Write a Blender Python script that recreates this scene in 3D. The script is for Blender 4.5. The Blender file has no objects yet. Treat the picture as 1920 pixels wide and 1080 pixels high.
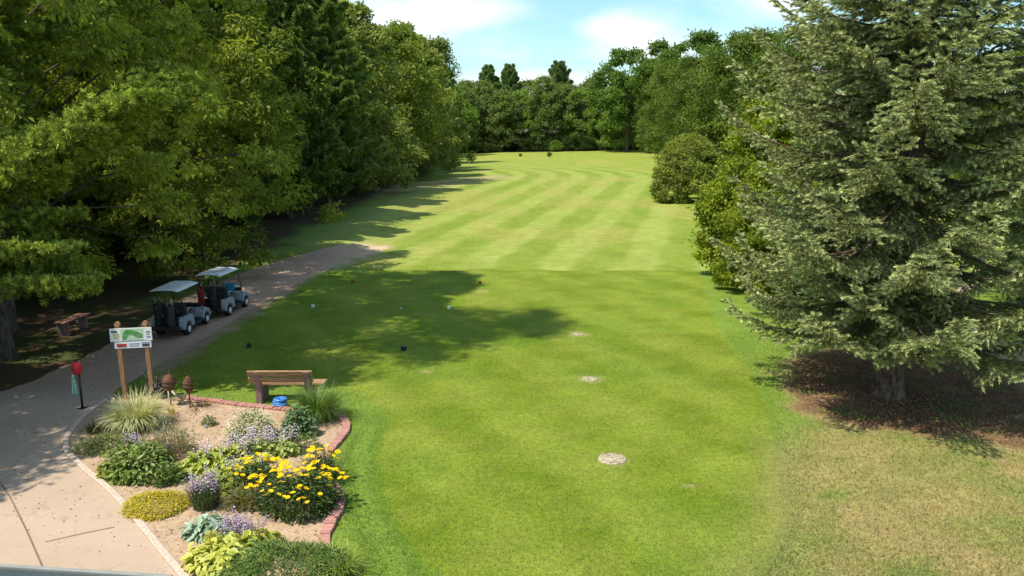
import bpy, bmesh, math, random
import numpy as np
from mathutils import Vector, Matrix, geometry

R = math.radians
PI = math.pi
sc = bpy.context.scene
col = sc.collection
random.seed(7)

# ------------------------------------------------------------------ camera
CAM_H = 6.2
PITCH = R(11.3)
FPX = 1500.0                      # focal length in pixels of the 1920 px wide photograph
cam_d = bpy.data.cameras.new('camera')
cam = bpy.data.objects.new('camera', cam_d)
col.objects.link(cam)
cam.location = (0, 0, CAM_H)
cam.rotation_euler = (PI/2 - PITCH, 0, 0)
cam_d.sensor_width = 36.0
cam_d.lens = 36.0*FPX/1920.0
cam_d.clip_start = 0.1
cam_d.clip_end = 3000
sc.camera = cam
sc.render.resolution_x, sc.render.resolution_y = 1024, 576

# ------------------------------------------------------------------ world, sun, exposure
SUN_EL, SUN_AZ = R(62), R(-122)     # azimuth clockwise from +Y: sun stands left and a little beyond
sdir = Vector((math.sin(SUN_AZ)*math.cos(SUN_EL), math.cos(SUN_AZ)*math.cos(SUN_EL), math.sin(SUN_EL)))
world = bpy.data.worlds.new('World'); sc.world = world
world.use_nodes = True
wn, wl = world.node_tree.nodes, world.node_tree.links
for n in list(wn): wn.remove(n)
def wnode(t, **k):
    n = wn.new(t)
    for a, b in k.items(): setattr(n, a, b)
    return n
out = wnode('ShaderNodeOutputWorld'); bg = wnode('ShaderNodeBackground')
sky = wnode('ShaderNodeTexSky'); sky.sky_type = 'NISHITA'; sky.sun_disc = False
sky.sun_elevation = SUN_EL; sky.sun_rotation = SUN_AZ
sky.air_density = 1.0; sky.dust_density = 1.2; sky.ozone_density = 1.6
tc = wnode('ShaderNodeTexCoord')
mp = wnode('ShaderNodeMapping'); mp.inputs['Scale'].default_value = (1.0, 1.0, 2.6)
mp.inputs['Location'].default_value = (0.35, 0.1, 0.62)
wl.new(tc.outputs['Generated'], mp.inputs['Vector'])
nz = wnode('ShaderNodeTexNoise'); nz.inputs['Scale'].default_value = 6.5; nz.inputs['Detail'].default_value = 9
nz.inputs['Roughness'].default_value = 0.56; nz.inputs['Distortion'].default_value = 0.25
wl.new(mp.outputs['Vector'], nz.inputs['Vector'])
# cloud banks that stand in given directions of the sky: (azimuth deg, elevation deg, width, height, gain)
banks = [(-9.5, 6.2, 6.5, 3.0, .30), (-3.0, 7.8, 5.5, 1.4, .29), (7.2, 6.6, 3.2, 1.4, .31), (8.5, 5.2, 4.5, 1.0, .20), (18.0, 8.3, 4.5, 1.6, .34), (-1.0, 3.2, 9, .9, .12), (5, 3.2, 9, 1.0, .16),
         (-35, 14, 14, 7, .3), (35, 12, 16, 6, .3)]
acc = nz.outputs['Fac']
for az, el, w, h, g in banks:
    d = (math.sin(R(az))*math.cos(R(el)), math.cos(R(az))*math.cos(R(el)), math.sin(R(el)))
    m2 = wnode('ShaderNodeMapping'); m2.vector_type = 'POINT'
    sx, sz = 1/math.sin(R(w)), 1/math.sin(R(h))
    m2.inputs['Scale'].default_value = (sx, 0.4, sz)
    m2.inputs['Location'].default_value = (-d[0]*sx, -d[1]*0.4, -d[2]*sz)
    wl.new(tc.outputs['Generated'], m2.inputs['Vector'])
    ln = wnode('ShaderNodeVectorMath', operation='LENGTH'); wl.new(m2.outputs[0], ln.inputs[0])
    mr = wnode('ShaderNodeMapRange'); mr.interpolation_type = 'SMOOTHSTEP'
    mr.inputs['From Min'].default_value = 0.1; mr.inputs['From Max'].default_value = 1.25
    mr.inputs['To Min'].default_value = g; mr.inputs['To Max'].default_value = 0
    wl.new(ln.outputs['Value'], mr.inputs['Value'])
    ad = wnode('ShaderNodeMath', operation='ADD'); wl.new(acc, ad.inputs[0]); wl.new(mr.outputs[0], ad.inputs[1])
    acc = ad.outputs[0]
cr = wnode('ShaderNodeMapRange'); cr.interpolation_type = 'SMOOTHSTEP'
cr.inputs['From Min'].default_value = 0.42; cr.inputs['From Max'].default_value = 1.0
wl.new(acc, cr.inputs['Value'])
tint = wnode('ShaderNodeMix', data_type='RGBA', blend_type='MULTIPLY'); tint.inputs[0].default_value = 1
wl.new(sky.outputs[0], tint.inputs[6]); tint.inputs[7].default_value = (.86, 1.09, 1.07, 1)
mx = wnode('ShaderNodeMix', data_type='RGBA')
wl.new(cr.outputs[0], mx.inputs[0]); wl.new(tint.outputs[2], mx.inputs[6]); mx.inputs[7].default_value = (6.6, 6.55, 6.7, 1)
wl.new(mx.outputs[2], bg.inputs['Color']); bg.inputs['Strength'].default_value = 0.15
wl.new(bg.outputs[0], out.inputs[0])

sun_d = bpy.data.lights.new('sun', 'SUN'); sun_d.energy = 5.0; sun_d.angle = R(0.55); sun_d.color = (1.0, .93, .80)
sun = bpy.data.objects.new('sun', sun_d); col.objects.link(sun)
sun.rotation_euler = (-sdir).to_track_quat('-Z', 'Y').to_euler(); sun.location = (0, 0, 60)

vs = sc.view_settings
vs.view_transform = 'Standard'; vs.look = 'None'; vs.gamma = 1; vs.use_curve_mapping = False
vs.exposure = 0.4
sc.render.engine = 'CYCLES'
cy = sc.cycles
cy.max_bounces = 6; cy.diffuse_bounces = 3; cy.glossy_bounces = 2; cy.transmission_bounces = 4
cy.caustics_reflective = cy.caustics_refractive = False
cy.use_denoising = True

# ------------------------------------------------------------------ terrain function and photograph -> ground helper
def sstep(a, b, x):
    t = np.clip((np.asarray(x, float)-a)/(b-a), 0, 1)
    return t*t*(3-2*t)
def hgt(x, y):
    x = np.asarray(x, float); y = np.asarray(y, float)
    z = -0.30*sstep(34.9, 36.2, y)*sstep(-9.5, -7.5, x)*(1-sstep(50, 95, y))
    z = z + 0.9*sstep(120, 230, y)*sstep(0, 40, x)
    z = z - 0.28*sstep(-1, -9, x)*sstep(90, 200, y)
    z = z + 0.10*np.sin(x*0.11+1)*np.sin(y*0.07)*sstep(40, 80, y)
    return z
CT, ST = math.cos(PITCH), math.sin(PITCH)
def ray(px, py):
    a, b = (px-960)/FPX, (540-py)/FPX
    return np.array([a, CT+ST*b, -ST+CT*b])
def P(px, py, z=0.0):
    d = ray(px, py); zz = z
    for _ in range(12):
        t = (zz-CAM_H)/d[2]
        zz = z+float(hgt(d[0]*t, d[1]*t))
    return (d[0]*t, d[1]*t, zz)
def at_y(px, py, Y):
    d = ray(px, py); t = Y/d[1]
    return (d[0]*t, Y, CAM_H+d[2]*t)
def poly(pts): return np.array([P(*p)[:2] for p in pts])

def _hash(ix, iy, s):
    v = np.sin(ix*127.1+iy*311.7+s*74.7)*43758.5453
    return v-np.floor(v)
def vnoise(x, y, s=0):
    ix, iy = np.floor(x), np.floor(y); fx, fy = x-ix, y-iy
    fx, fy = fx*fx*(3-2*fx), fy*fy*(3-2*fy)
    a, b, c, d = _hash(ix, iy, s), _hash(ix+1, iy, s), _hash(ix, iy+1, s), _hash(ix+1, iy+1, s)
    return a+(b-a)*fx+(c-a)*fy+(a-b-c+d)*fx*fy
def fbm(x, y, s=0, o=4):
    r = 0; am = .5; tot = 0
    for k in range(o):
        r = r+am*vnoise(x*2**k, y*2**k, s+k*13); tot += am; am *= .5
    return r/tot
def sdist(pts, x, y):
    """signed distance to a polygon, positive inside"""
    n = len(pts); d = np.full(x.shape, 1e9); ins = np.zeros(x.shape, bool)
    for i in range(n):
        ax, ay = pts[i]; bx, by = pts[(i+1) % n]
        ex, ey = bx-ax, by-ay
        t = np.clip(((x-ax)*ex+(y-ay)*ey)/(ex*ex+ey*ey+1e-12), 0, 1)
        d = np.minimum(d, np.hypot(x-ax-t*ex, y-ay-t*ey))
        if ay != by:
            c = ((ay > y) != (by > y)) & (x < (bx-ax)*(y-ay)/(by-ay)+ax)
            ins ^= c
    return np.where(ins, d, -d)
def mixc(a, b, f):
    f = np.asarray(f)[..., None]; return a*(1-f)+np.array(b)*f

# ------------------------------------------------------------------ object helpers
def link(o, parent=None):
    col.objects.link(o)
    if parent is not None: o.parent = parent
    return o
def tag(o, label=None, cat=None, group=None, kind=None):
    if label: o['label'] = label
    if cat: o['category'] = cat
    if group: o['group'] = group
    if kind: o['kind'] = kind
    return o
def thing(name, label, cat, loc=(0, 0, 0), rz=0, group=None):
    o = bpy.data.objects.new(name, None); col.objects.link(o)
    o.empty_display_size = .3
    o.location = loc; o.rotation_euler = (0, 0, rz)
    return tag(o, label, cat, group)
def fast_mesh(name, V, F, mat, tint=None, smooth=False):
    V = np.ascontiguousarray(V, dtype=np.float32); F = np.ascontiguousarray(F, dtype=np.int32)
    me = bpy.data.meshes.new(name); n, (m, k) = len(V), F.shape
    me.vertices.add(n); me.vertices.foreach_set('co', V.ravel())
    me.loops.add(m*k); me.loops.foreach_set('vertex_index', F.ravel())
    me.polygons.add(m); me.polygons.foreach_set('loop_start', np.arange(0, m*k, k, dtype=np.int32))
    me.polygons.foreach_set('use_smooth', np.full(m, smooth, bool))
    if tint is not None:
        a = me.attributes.new('tint', 'FLOAT_COLOR', 'POINT')
        c = np.ones((n, 4), np.float32); c[:, :3] = tint
        a.data.foreach_set('color', c.ravel())
    me.update(calc_edges=True)
    me.materials.append(mat)
    return me
def obj(name, me, parent=None):
    return link(bpy.data.objects.new(name, me), parent)

class MB:
    """collects simple solids and links them as one mesh"""
    def __init__(s): s.bm = bmesh.new()
    def _mark(s): return set(s.bm.verts)
    def box(s, c, size, rot=None, bevel=0.0):
        r = bmesh.ops.create_cube(s.bm, size=1.0); vs_ = r['verts']
        M = Matrix.Diagonal((*size, 1))
        bmesh.ops.transform(s.bm, matrix=M, verts=vs_)
        if bevel:
            es = list({e for v in vs_ for e in v.link_edges})
            rr = bmesh.ops.bevel(s.bm, geom=es, offset=bevel, segments=2, affect='EDGES', profile=.5)
            vs_ = list({v for f in rr['faces'] for v in f.verts} | {v for v in vs_ if v.is_valid})
        T = Matrix.Translation(c) @ (rot.to_4x4() if rot is not None else Matrix.Identity(4))
        bmesh.ops.transform(s.bm, matrix=T, verts=vs_)
        return s
    def bar(s, a, b, w, h=None, bevel=0.0):
        a, b = Vector(a), Vector(b); d = b-a
        q = d.to_track_quat('Z', 'Y').to_matrix()
        return s.box((a+b)/2, (w, h or w, d.length), q, bevel)
    def tube(s, pts, rad, seg=8, cap=True):
        pts = [Vector(p) for p in pts]
        rad = rad if hasattr(rad, '__len__') else [rad]*len(pts)
        rings = []; up = Vector((.137, .21, .97))
        for i, p in enumerate(pts):
            d = (pts[min(i+1, len(pts)-1)]-pts[max(i-1, 0)]).normalized()
            if abs(d.dot(up)) > .98: up = Vector((1, .1, 0)).normalized()
            u = d.cross(up).normalized(); v = d.cross(u).normalized()
            rings.append([s.bm.verts.new(p+(u*math.cos(2*PI*k/seg)+v*math.sin(2*PI*k/seg))*rad[i]) for k in range(seg)])
        for i in range(len(rings)-1):
            for k in range(seg):
                f = s.bm.faces.new((rings[i][k], rings[i][(k+1) % seg], rings[i+1][(k+1) % seg], rings[i+1][k])); f.smooth = True
        if cap:
            s.bm.faces.new(rings[0][::-1]); s.bm.faces.new(rings[-1])
        return s
    def lathe(s, prof, c=(0, 0, 0), seg=20, rot=None):
        M = Matrix.Translation(c) @ (rot.to_4x4() if rot is not None else Matrix.Identity(4))
        rings = [[s.bm.verts.new(M @ Vector((r*math.cos(2*PI*k/seg), r*math.sin(2*PI*k/seg), z))) for k in range(seg)] for r, z in prof]
        for i in range(len(rings)-1):
            for k in range(seg):
                f = s.bm.faces.new((rings[i][k], rings[i][(k+1) % seg], rings[i+1][(k+1) % seg], rings[i+1][k])); f.smooth = True
        s.bm.faces.new(rings[0][::-1]); s.bm.faces.new(rings[-1])
        return s
    def prism(s, outline, depth, M):
        """outline in local xy, extruded along local z by depth, M places it"""
        a = [s.bm.verts.new(M @ Vector((x, y, 0))) for x, y in outline]
        b = [s.bm.verts.new(M @ Vector((x, y, depth))) for x, y in outline]
        s.bm.faces.new(a[::-1]); s.bm.faces.new(b)
        n = len(a)
        for i in range(n): s.bm.faces.new((a[i], a[(i+1) % n], b[(i+1) % n], b[i]))
        return s
    def build(s, name, mat, parent=None, bevel=0):
        bmesh.ops.recalc_face_normals(s.bm, faces=s.bm.faces)
        me = bpy.data.meshes.new(name); s.bm.to_mesh(me); s.bm.free(); me.materials.append(mat)
        o = obj(name, me, parent)
        if bevel:
            m = o.modifiers.new('bevel', 'BEVEL'); m.width = bevel; m.segments = 2; m.limit_method = 'ANGLE'
        return o

# ------------------------------------------------------------------ materials
class NT:
    def __init__(s, name):
        s.m = bpy.data.materials.new(name); s.m.use_nodes = True
        s.t = s.m.node_tree; s.N, s.L = s.t.nodes, s.t.links
        for n in list(s.N): s.N.remove(n)
        s.out = s.N.new('ShaderNodeOutputMaterial')
        s.b = s.N.new('ShaderNodeBsdfPrincipled'); s.L.new(s.b.outputs[0], s.out.inputs[0])
    def n(s, t, **k):
        x = s.N.new(t)
        for a, b in k.items():
            if a in ('inp',):
                for i, v in b.items(): x.inputs[i].default_value = v
            else: setattr(x, a, b)
        return x
    def noise(s, scale, detail=4, rough=.55, vec=None, dist=0):
        x = s.n('ShaderNodeTexNoise', inp={'Scale': scale, 'Detail': detail, 'Roughness': rough, 'Distortion': dist})
        if vec is not None: s.L.new(vec, x.inputs['Vector'])
        return x.outputs['Fac']
    def coords(s, kind='Object', scale=(1, 1, 1)):
        c = s.n('ShaderNodeTexCoord').outputs[kind]
        if scale == (1, 1, 1): return c
        m = s.n('ShaderNodeMapping', inp={'Scale': scale}); s.L.new(c, m.inputs[0]); return m.outputs[0]
    def rng(s, v, a, b, c, d):
        x = s.n('ShaderNodeMapRange', inp={'From Min': a, 'From Max': b, 'To Min': c, 'To Max': d}); s.L.new(v, x.inputs['Value']); return x.outputs[0]
    def mix(s, f, a, b, mode='MIX'):
        x = s.n('ShaderNodeMix', data_type='RGBA', blend_type=mode)
        for i, v in ((0, f), (6, a), (7, b)):
            if isinstance(v, bpy.types.NodeSocket): s.L.new(v, x.inputs[i])
            elif i == 0: x.inputs[0].default_value = v
            else: x.inputs[i].default_value = (*v, 1)
        return x.outputs[2]
    def bump(s, hsock, strength=.4, dist=.02):
        x = s.n('ShaderNodeBump', inp={'Strength': strength, 'Distance': dist}); s.L.new(hsock, x.inputs['Height']); s.L.new(x.outputs[0], s.b.inputs['Normal'])
    def base(s, c, rough=.8, spec=.3, metal=0):
        if isinstance(c, bpy.types.NodeSocket): s.L.new(c, s.b.inputs['Base Color'])
        else: s.b.inputs['Base Color'].default_value = (*c, 1)
        s.b.inputs['Roughness'].default_value = rough; s.b.inputs['Specular IOR Level'].default_value = spec
        s.b.inputs['Metallic'].default_value = metal
        return s.m
def mottled(name, c1, c2, scale=8, rough=.8, spec=.3, bump=.3, bdist=.01, metal=0, stretch=(1, 1, 1), lo=.35, hi=.65):
    t = NT(name); v = t.coords('Object', stretch)
    f = t.noise(scale, 6, .6, v); f2 = t.rng(f, lo, hi, 0, 1)
    if bump: t.bump(f, bump, bdist)
    return t.base(t.mix(f2, c1, c2), rough, spec, metal)
def leaf_mat(name, trans=.3, rough=.5, spec=.35, vary=.25, scale=3.0, tcol=(1.15, 1.2, .55)):
    t = NT(name)
    a = t.n('ShaderNodeAttribute', attribute_name='tint')
    f = t.noise(scale, 3, .6, t.coords('Object'))
    g = t.rng(f, .3, .7, 1-vary, 1+vary)
    oi = t.n('ShaderNodeObjectInfo'); og = t.rng(oi.outputs['Random'], 0, 1, .88, 1.12)
    mu = t.n('ShaderNodeMath', operation='MULTIPLY'); t.L.new(g, mu.inputs[0]); t.L.new(og, mu.inputs[1])
    cc = t.n('ShaderNodeVectorMath', operation='SCALE'); t.L.new(a.outputs['Color'], cc.inputs[0]); t.L.new(mu.outputs[0], cc.inputs['Scale'])
    t.base(cc.outputs[0], rough, spec)
    tr = t.n('ShaderNodeBsdfTranslucent'); tc2 = t.mix(1.0, cc.outputs[0], tcol, 'MULTIPLY'); t.L.new(tc2, tr.inputs[0])
    mxs = t.n('ShaderNodeMixShader'); mxs.inputs[0].default_value = trans
    t.L.new(t.b.outputs[0], mxs.inputs[1]); t.L.new(tr.outputs[0], mxs.inputs[2]); t.L.new(mxs.outputs[0], t.out.inputs[0])
    return t.m
M = {}
M['leaf'] = leaf_mat('broad_leaf', trans=.42, rough=.6, spec=.18, vary=.32, scale=1.2, tcol=(1.2, 1.2, .4))
M['needle'] = leaf_mat('needle_foliage', trans=.16, rough=.65, spec=.12, vary=.3, scale=1.6, tcol=(1.1, 1.1, .6))
M['plant'] = leaf_mat('garden_leaf', trans=.28, rough=.45, vary=.15, scale=9)
M['petal'] = leaf_mat('petal', trans=.3, rough=.7, spec=.1, vary=.08, tcol=(1, 1, 1))
M['bark'] = mottled('bark', (.05, .038, .03), (.15, .12, .095), 14, .9, .15, 1.0, .03, stretch=(1, 1, .25))
M['bark_spruce'] = mottled('spruce_bark', (.06, .035, .028), (.22, .15, .11), 9, .9, .15, 1.0, .04, stretch=(1, 1, .5))
M['wood'] = mottled('weathered_wood', (.22, .11, .055), (.42, .24, .13), 6, .75, .25, .5, .008, stretch=(7, 7, .8))
M['plank'] = mottled('bench_plank', (.17, .08, .035), (.44, .27, .15), 5, .7, .3, .4, .006, stretch=(.6, 9, 9))
M['oldplank'] = mottled('faded_red_plank', (.16, .075, .055), (.27, .15, .11), 5, .8, .2, .4, .006, stretch=(.6, 9, 9))
M['stone'] = mottled('aggregate_stone', (.10, .06, .055), (.38, .25, .21), 38, .9, .2, .8, .012)
M['rust'] = mottled('rusted_steel', (.05, .022, .014), (.19, .085, .035), 12, .8, .3, .4, .006)
M['darkdrift'] = mottled('dark_driftwood', (.05, .04, .038), (.16, .13, .12), 9, .9, .15, .8, .02)
M['driftwood'] = mottled('pale_driftwood', (.36, .31, .2), (.66, .60, .45), 9, .85, .2, .6, .01)
M['black'] = mottled('black_plastic', (.012, .012, .014), (.03, .03, .033), 20, .45, .4, .1)
M['blackmetal'] = mottled('black_enamel', (.01, .01, .01), (.02, .02, .02), 20, .35, .5, 0)
M['seat'] = mottled('dark_vinyl', (.035, .033, .035), (.06, .055, .055), 10, .5, .4, .2)
M['rubber'] = mottled('tyre_rubber', (.012, .012, .012), (.03, .03, .03), 30, .85, .2, .3)
M['rim'] = mottled('rim_white', (.6, .6, .62), (.75, .75, .76), 8, .35, .5, 0)
M['cartbody'] = mottled('cart_body_silver', (.30, .32, .35), (.38, .40, .44), 4, .3, .5, 0)
M['roof'] = mottled('cart_roof_white', (.62, .63, .62), (.78, .78, .76), 5, .4, .4, .05)
M['chrome'] = mottled('chrome', (.6, .6, .6), (.7, .7, .7), 5, .25, .5, 0, metal=1)
M['red'] = mottled('red_plastic', (.55, .01, .02), (.66, .02, .04), 6, .35, .5, 0)
M['redcloth'] = mottled('red_nylon', (.22, .012, .015), (.32, .03, .03), 8, .7, .3, .2)
M['towel'] = mottled('green_towel', (.20, .38, .30), (.34, .55, .45), 25, .95, .1, .5, .01)
M['teal'] = mottled('teal_cloth', (.02, .19, .30), (.05, .30, .42), 12, .9, .1, .4)
M['blue'] = mottled('blue_hose', (.02, .13, .48), (.08, .32, .68), 7, .35, .5, 0)
M['white'] = mottled('white_paint', (.7, .7, .68), (.8, .8, .78), 8, .5, .4, 0)
M['signboard'] = mottled('sign_white', (.74, .76, .76), (.8, .81, .8), 4, .4, .4, 0)
M['mapgreen'] = mottled('sign_green', (.06, .22, .06), (.16, .38, .14), 14, .5, .3, 0)
M['mappale'] = mottled('sign_pale_green', (.42, .58, .38), (.56, .68, .5), 8, .5, .3, 0)
M['signred'] = mottled('sign_red', (.40, .03, .03), (.5, .08, .06), 8, .5, .3, 0)
M['signblue'] = mottled('sign_blue', (.12, .18, .42), (.2, .26, .5), 8, .5, .3, 0)
M['signdark'] = mottled('sign_dark', (.04, .04, .05), (.09, .08, .07), 8, .5, .3, 0)
M['signtan'] = mottled('sign_tan', (.55, .45, .2), (.65, .56, .32), 8, .5, .3, 0)
M['bluedark'] = mottled('navy_marker', (.008, .012, .05), (.02, .03, .11), 8, .5, .4, 0)
M['redmark'] = mottled('dull_red_marker', (.22, .03, .015), (.32, .06, .03), 8, .6, .3, 0)
M['eave'] = mottled('grey_eave', (.035, .05, .055), (.05, .068, .072), 6, .6, .3, .1)
M['eavetrim'] = mottled('eave_trim', (.20, .21, .19), (.26, .26, .24), 6, .6, .3, .1)
M['clod'] = mottled('clod', (.24, .15, .09), (.42, .29, .19), 20, .95, .1, .3)
M['twigbark'] = mottled('twig', (.10, .07, .05), (.22, .17, .13), 14, .9, .15, .3)

def ground_material():
    t = NT('lawn')
    a = t.n('ShaderNodeAttribute', attribute_name='tint')
    v = t.coords('Object')
    f1 = t.noise(1.3, 5, .6, v); f2 = t.noise(9, 6, .7, v); f3 = t.noise(55, 4, .7, v)
    vs2 = t.coords('Object', (1, .25, 1)); f4 = t.noise(14, 5, .7, vs2)
    g = t.rng(f1, .3, .7, .86, 1.14); g2 = t.rng(f2, .3, .7, .74, 1.26); g3 = t.rng(f3, .3, .7, .6, 1.4)
    c = a.outputs['Color']
    for s_ in (g, g2, g3):
        m = t.n('ShaderNodeVectorMath', operation='SCALE'); t.L.new(c, m.inputs[0]); t.L.new(s_, m.inputs['Scale']); c = m.outputs[0]
    warm = t.mix(t.rng(f4, .5, .72, 0, .3), c, (1.25, 1.0, .8), 'MULTIPLY')
    # thin straw coloured flecks of dry grass
    fl = t.noise(24, 5, .75, t.coords('Object', (1, .5, 1)))
    fk = t.rng(fl, .60, .70, 0, .20)
    c2 = t.mix(fk, warm, (.26, .24, .09))
    t.bump(f3, .55, .03)
    return t.base(c2, .9, .12)
M['ground'] = ground_material()
def path_material():
    t = NT('path_surface'); v = t.coords('Object')
    f1 = t.noise(.55, 5, .6, v); f2 = t.noise(6, 6, .65, v); f3 = t.noise(70, 3, .6, v)
    c = t.mix(t.rng(f1, .3, .7, 0, 1), (.355, .27, .20), (.44, .34, .26))
    c = t.mix(t.rng(f2, .35, .7, 0, .55), c, (.39, .28, .20))
    c = t.mix(t.rng(f3, .55, .75, 0, .45), c, (.25, .18, .14))
    f4 = t.noise(2.2, 7, .75, v, 1.2); c = t.mix(t.rng(f4, .56, .66, 0, .28), c, (.20, .145, .11))
    vo = t.n('ShaderNodeTexVoronoi', feature='DISTANCE_TO_EDGE', inp={'Scale': .55}); dv = t.n('ShaderNodeVectorMath', operation='ADD'); nz_ = t.n('ShaderNodeTexNoise', inp={'Scale': 2.5, 'Detail': 6}); t.L.new(v, nz_.inputs['Vector']); t.L.new(v, dv.inputs[0]); t.L.new(nz_.outputs['Color'], dv.inputs[1]); t.L.new(dv.outputs[0], vo.inputs['Vector'])
    c = t.mix(t.rng(vo.outputs['Distance'], .0, .007, .5, 0), c, (.16, .11, .085))
    t.bump(f3, .35, .01)
    return t.base(c, .85, .2)
M['path'] = path_material()
def dirt_path_material():
    t = NT('dirt_path_surface'); v = t.coords('Object')
    f1 = t.noise(.8, 5, .6, v); f2 = t.noise(5, 6, .7, v); f3 = t.noise(60, 3, .6, v)
    c = t.mix(t.rng(f1, .3, .7, 0, 1), (.38, .25, .17), (.48, .335, .235))
    c = t.mix(t.rng(f2, .4, .7, 0, .6), c, (.33, .195, .13))
    c = t.mix(t.rng(f3, .5, .75, 0, .4), c, (.50, .31, .23))
    t.bump(f2, .4, .02)
    return t.base(c, .9, .15)
M['dirt'] = dirt_path_material()
def soil_material():
    t = NT('bed_soil'); v = t.coords('Object')
    f1 = t.noise(1.5, 5, .6, v); f2 = t.noise(10, 6, .7, v); f3 = t.noise(60, 4, .7, v)
    c = t.mix(t.rng(f1, .3, .7, 0, 1), (.36, .255, .165), (.46, .34, .235))
    c = t.mix(t.rng(f2, .45, .72, 0, .7), c, (.24, .14, .085))
    c = t.mix(t.rng(f3, .55, .75, 0, .5), c, (.16, .09, .06))
    t.bump(f2, .6, .03)
    return t.base(c, .95, .1)
M['soil'] = soil_material()
M['kerb'] = mottled('kerb_concrete', (.36, .28, .22), (.56, .45, .37), 22, .85, .2, .5, .008)
M['joint'] = mottled('joint', (.16, .11, .08), (.22, .16, .12), 10, .9, .1, 0)
M['disc2'] = mottled('worn_disc', (.16, .17, .07), (.42, .36, .24), 18, .9, .15, .8, .01, lo=.4, hi=.62)
M['disc'] = mottled('pebbled_disc', (.17, .14, .09), (.44, .37, .27), 26, .9, .15, .8, .01, lo=.4, hi=.58)
def brick_material():
    t = NT('brick_red'); v = t.coords('Object')
    f = t.noise(24, 5, .6, v); a = t.n('ShaderNodeAttribute', attribute_name='tint')
    c = t.mix(t.rng(f, .35, .7, 0, .5), a.outputs['Color'], (.46, .33, .27)); t.bump(f, .4, .006)
    return t.base(c, .85, .2)
M['brick'] = brick_material()

# ------------------------------------------------------------------ ground sheet
tee = poly([(690, 504), (1000, 505), (1310, 510), (1325, 560), (1345, 610), (1375, 655), (1420, 720), (1455, 800), (1470, 880), (1480, 960), (1450, 1040), (1400, 1120), (900, 1140), (790, 1070), (735, 985), (700, 905), (702, 850), (722, 800), (712, 765), (680, 735), (600, 715), (380, 735), (240, 735), (330, 670), (450, 590), (560, 530)])
needles = poly([(1500, 668), (1640, 640), (1850, 690), (1960, 745), (1985, 830), (1900, 835), (1760, 815), (1620, 805), (1520, 775), (1465, 725)])
dryzone = poly([(1560, 800), (1700, 835), (1990, 850), (2300, 900), (2300, 1300), (1500, 1300), (1475, 1100), (1490, 960), (1478, 860)])
bare = poly([(640, 372), (720, 345), (800, 341), (880, 332), (945, 327), (955, 333), (900, 343), (830, 352), (760, 357), (690, 375)])
dust = poly([(600, 478), (630, 466), (690, 455), (735, 462), (700, 480), (640, 500), (560, 530)])
pathdirt_l = poly([(240, 690), (330, 655), (470, 575), (640, 480), (660, 475), (480, 590), (345, 672), (300, 700)])
wornspots = [(P(1108, 711), .42), (P(1085, 627), .40), (P(1148, 861), .36), (P(1297, 912), .10), (P(800, 697), .22), (P(905, 545), .4)]
C0 = np.array([-38.1, 107.4]); R0 = 55.0
def stripe_u(x, y):
    nx, ny = -.974, .225                   # unit vector to the left of the mowing direction
    d0x, d0y = .225, .974
    px_, py_ = x-15.5, y-95.0
    along = px_*d0x+py_*d0y
    ulin = -(px_*nx+py_*ny)
    r = np.hypot(x-C0[0], y-C0[1])
    return np.where(along > 0, r-R0, ulin)
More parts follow.
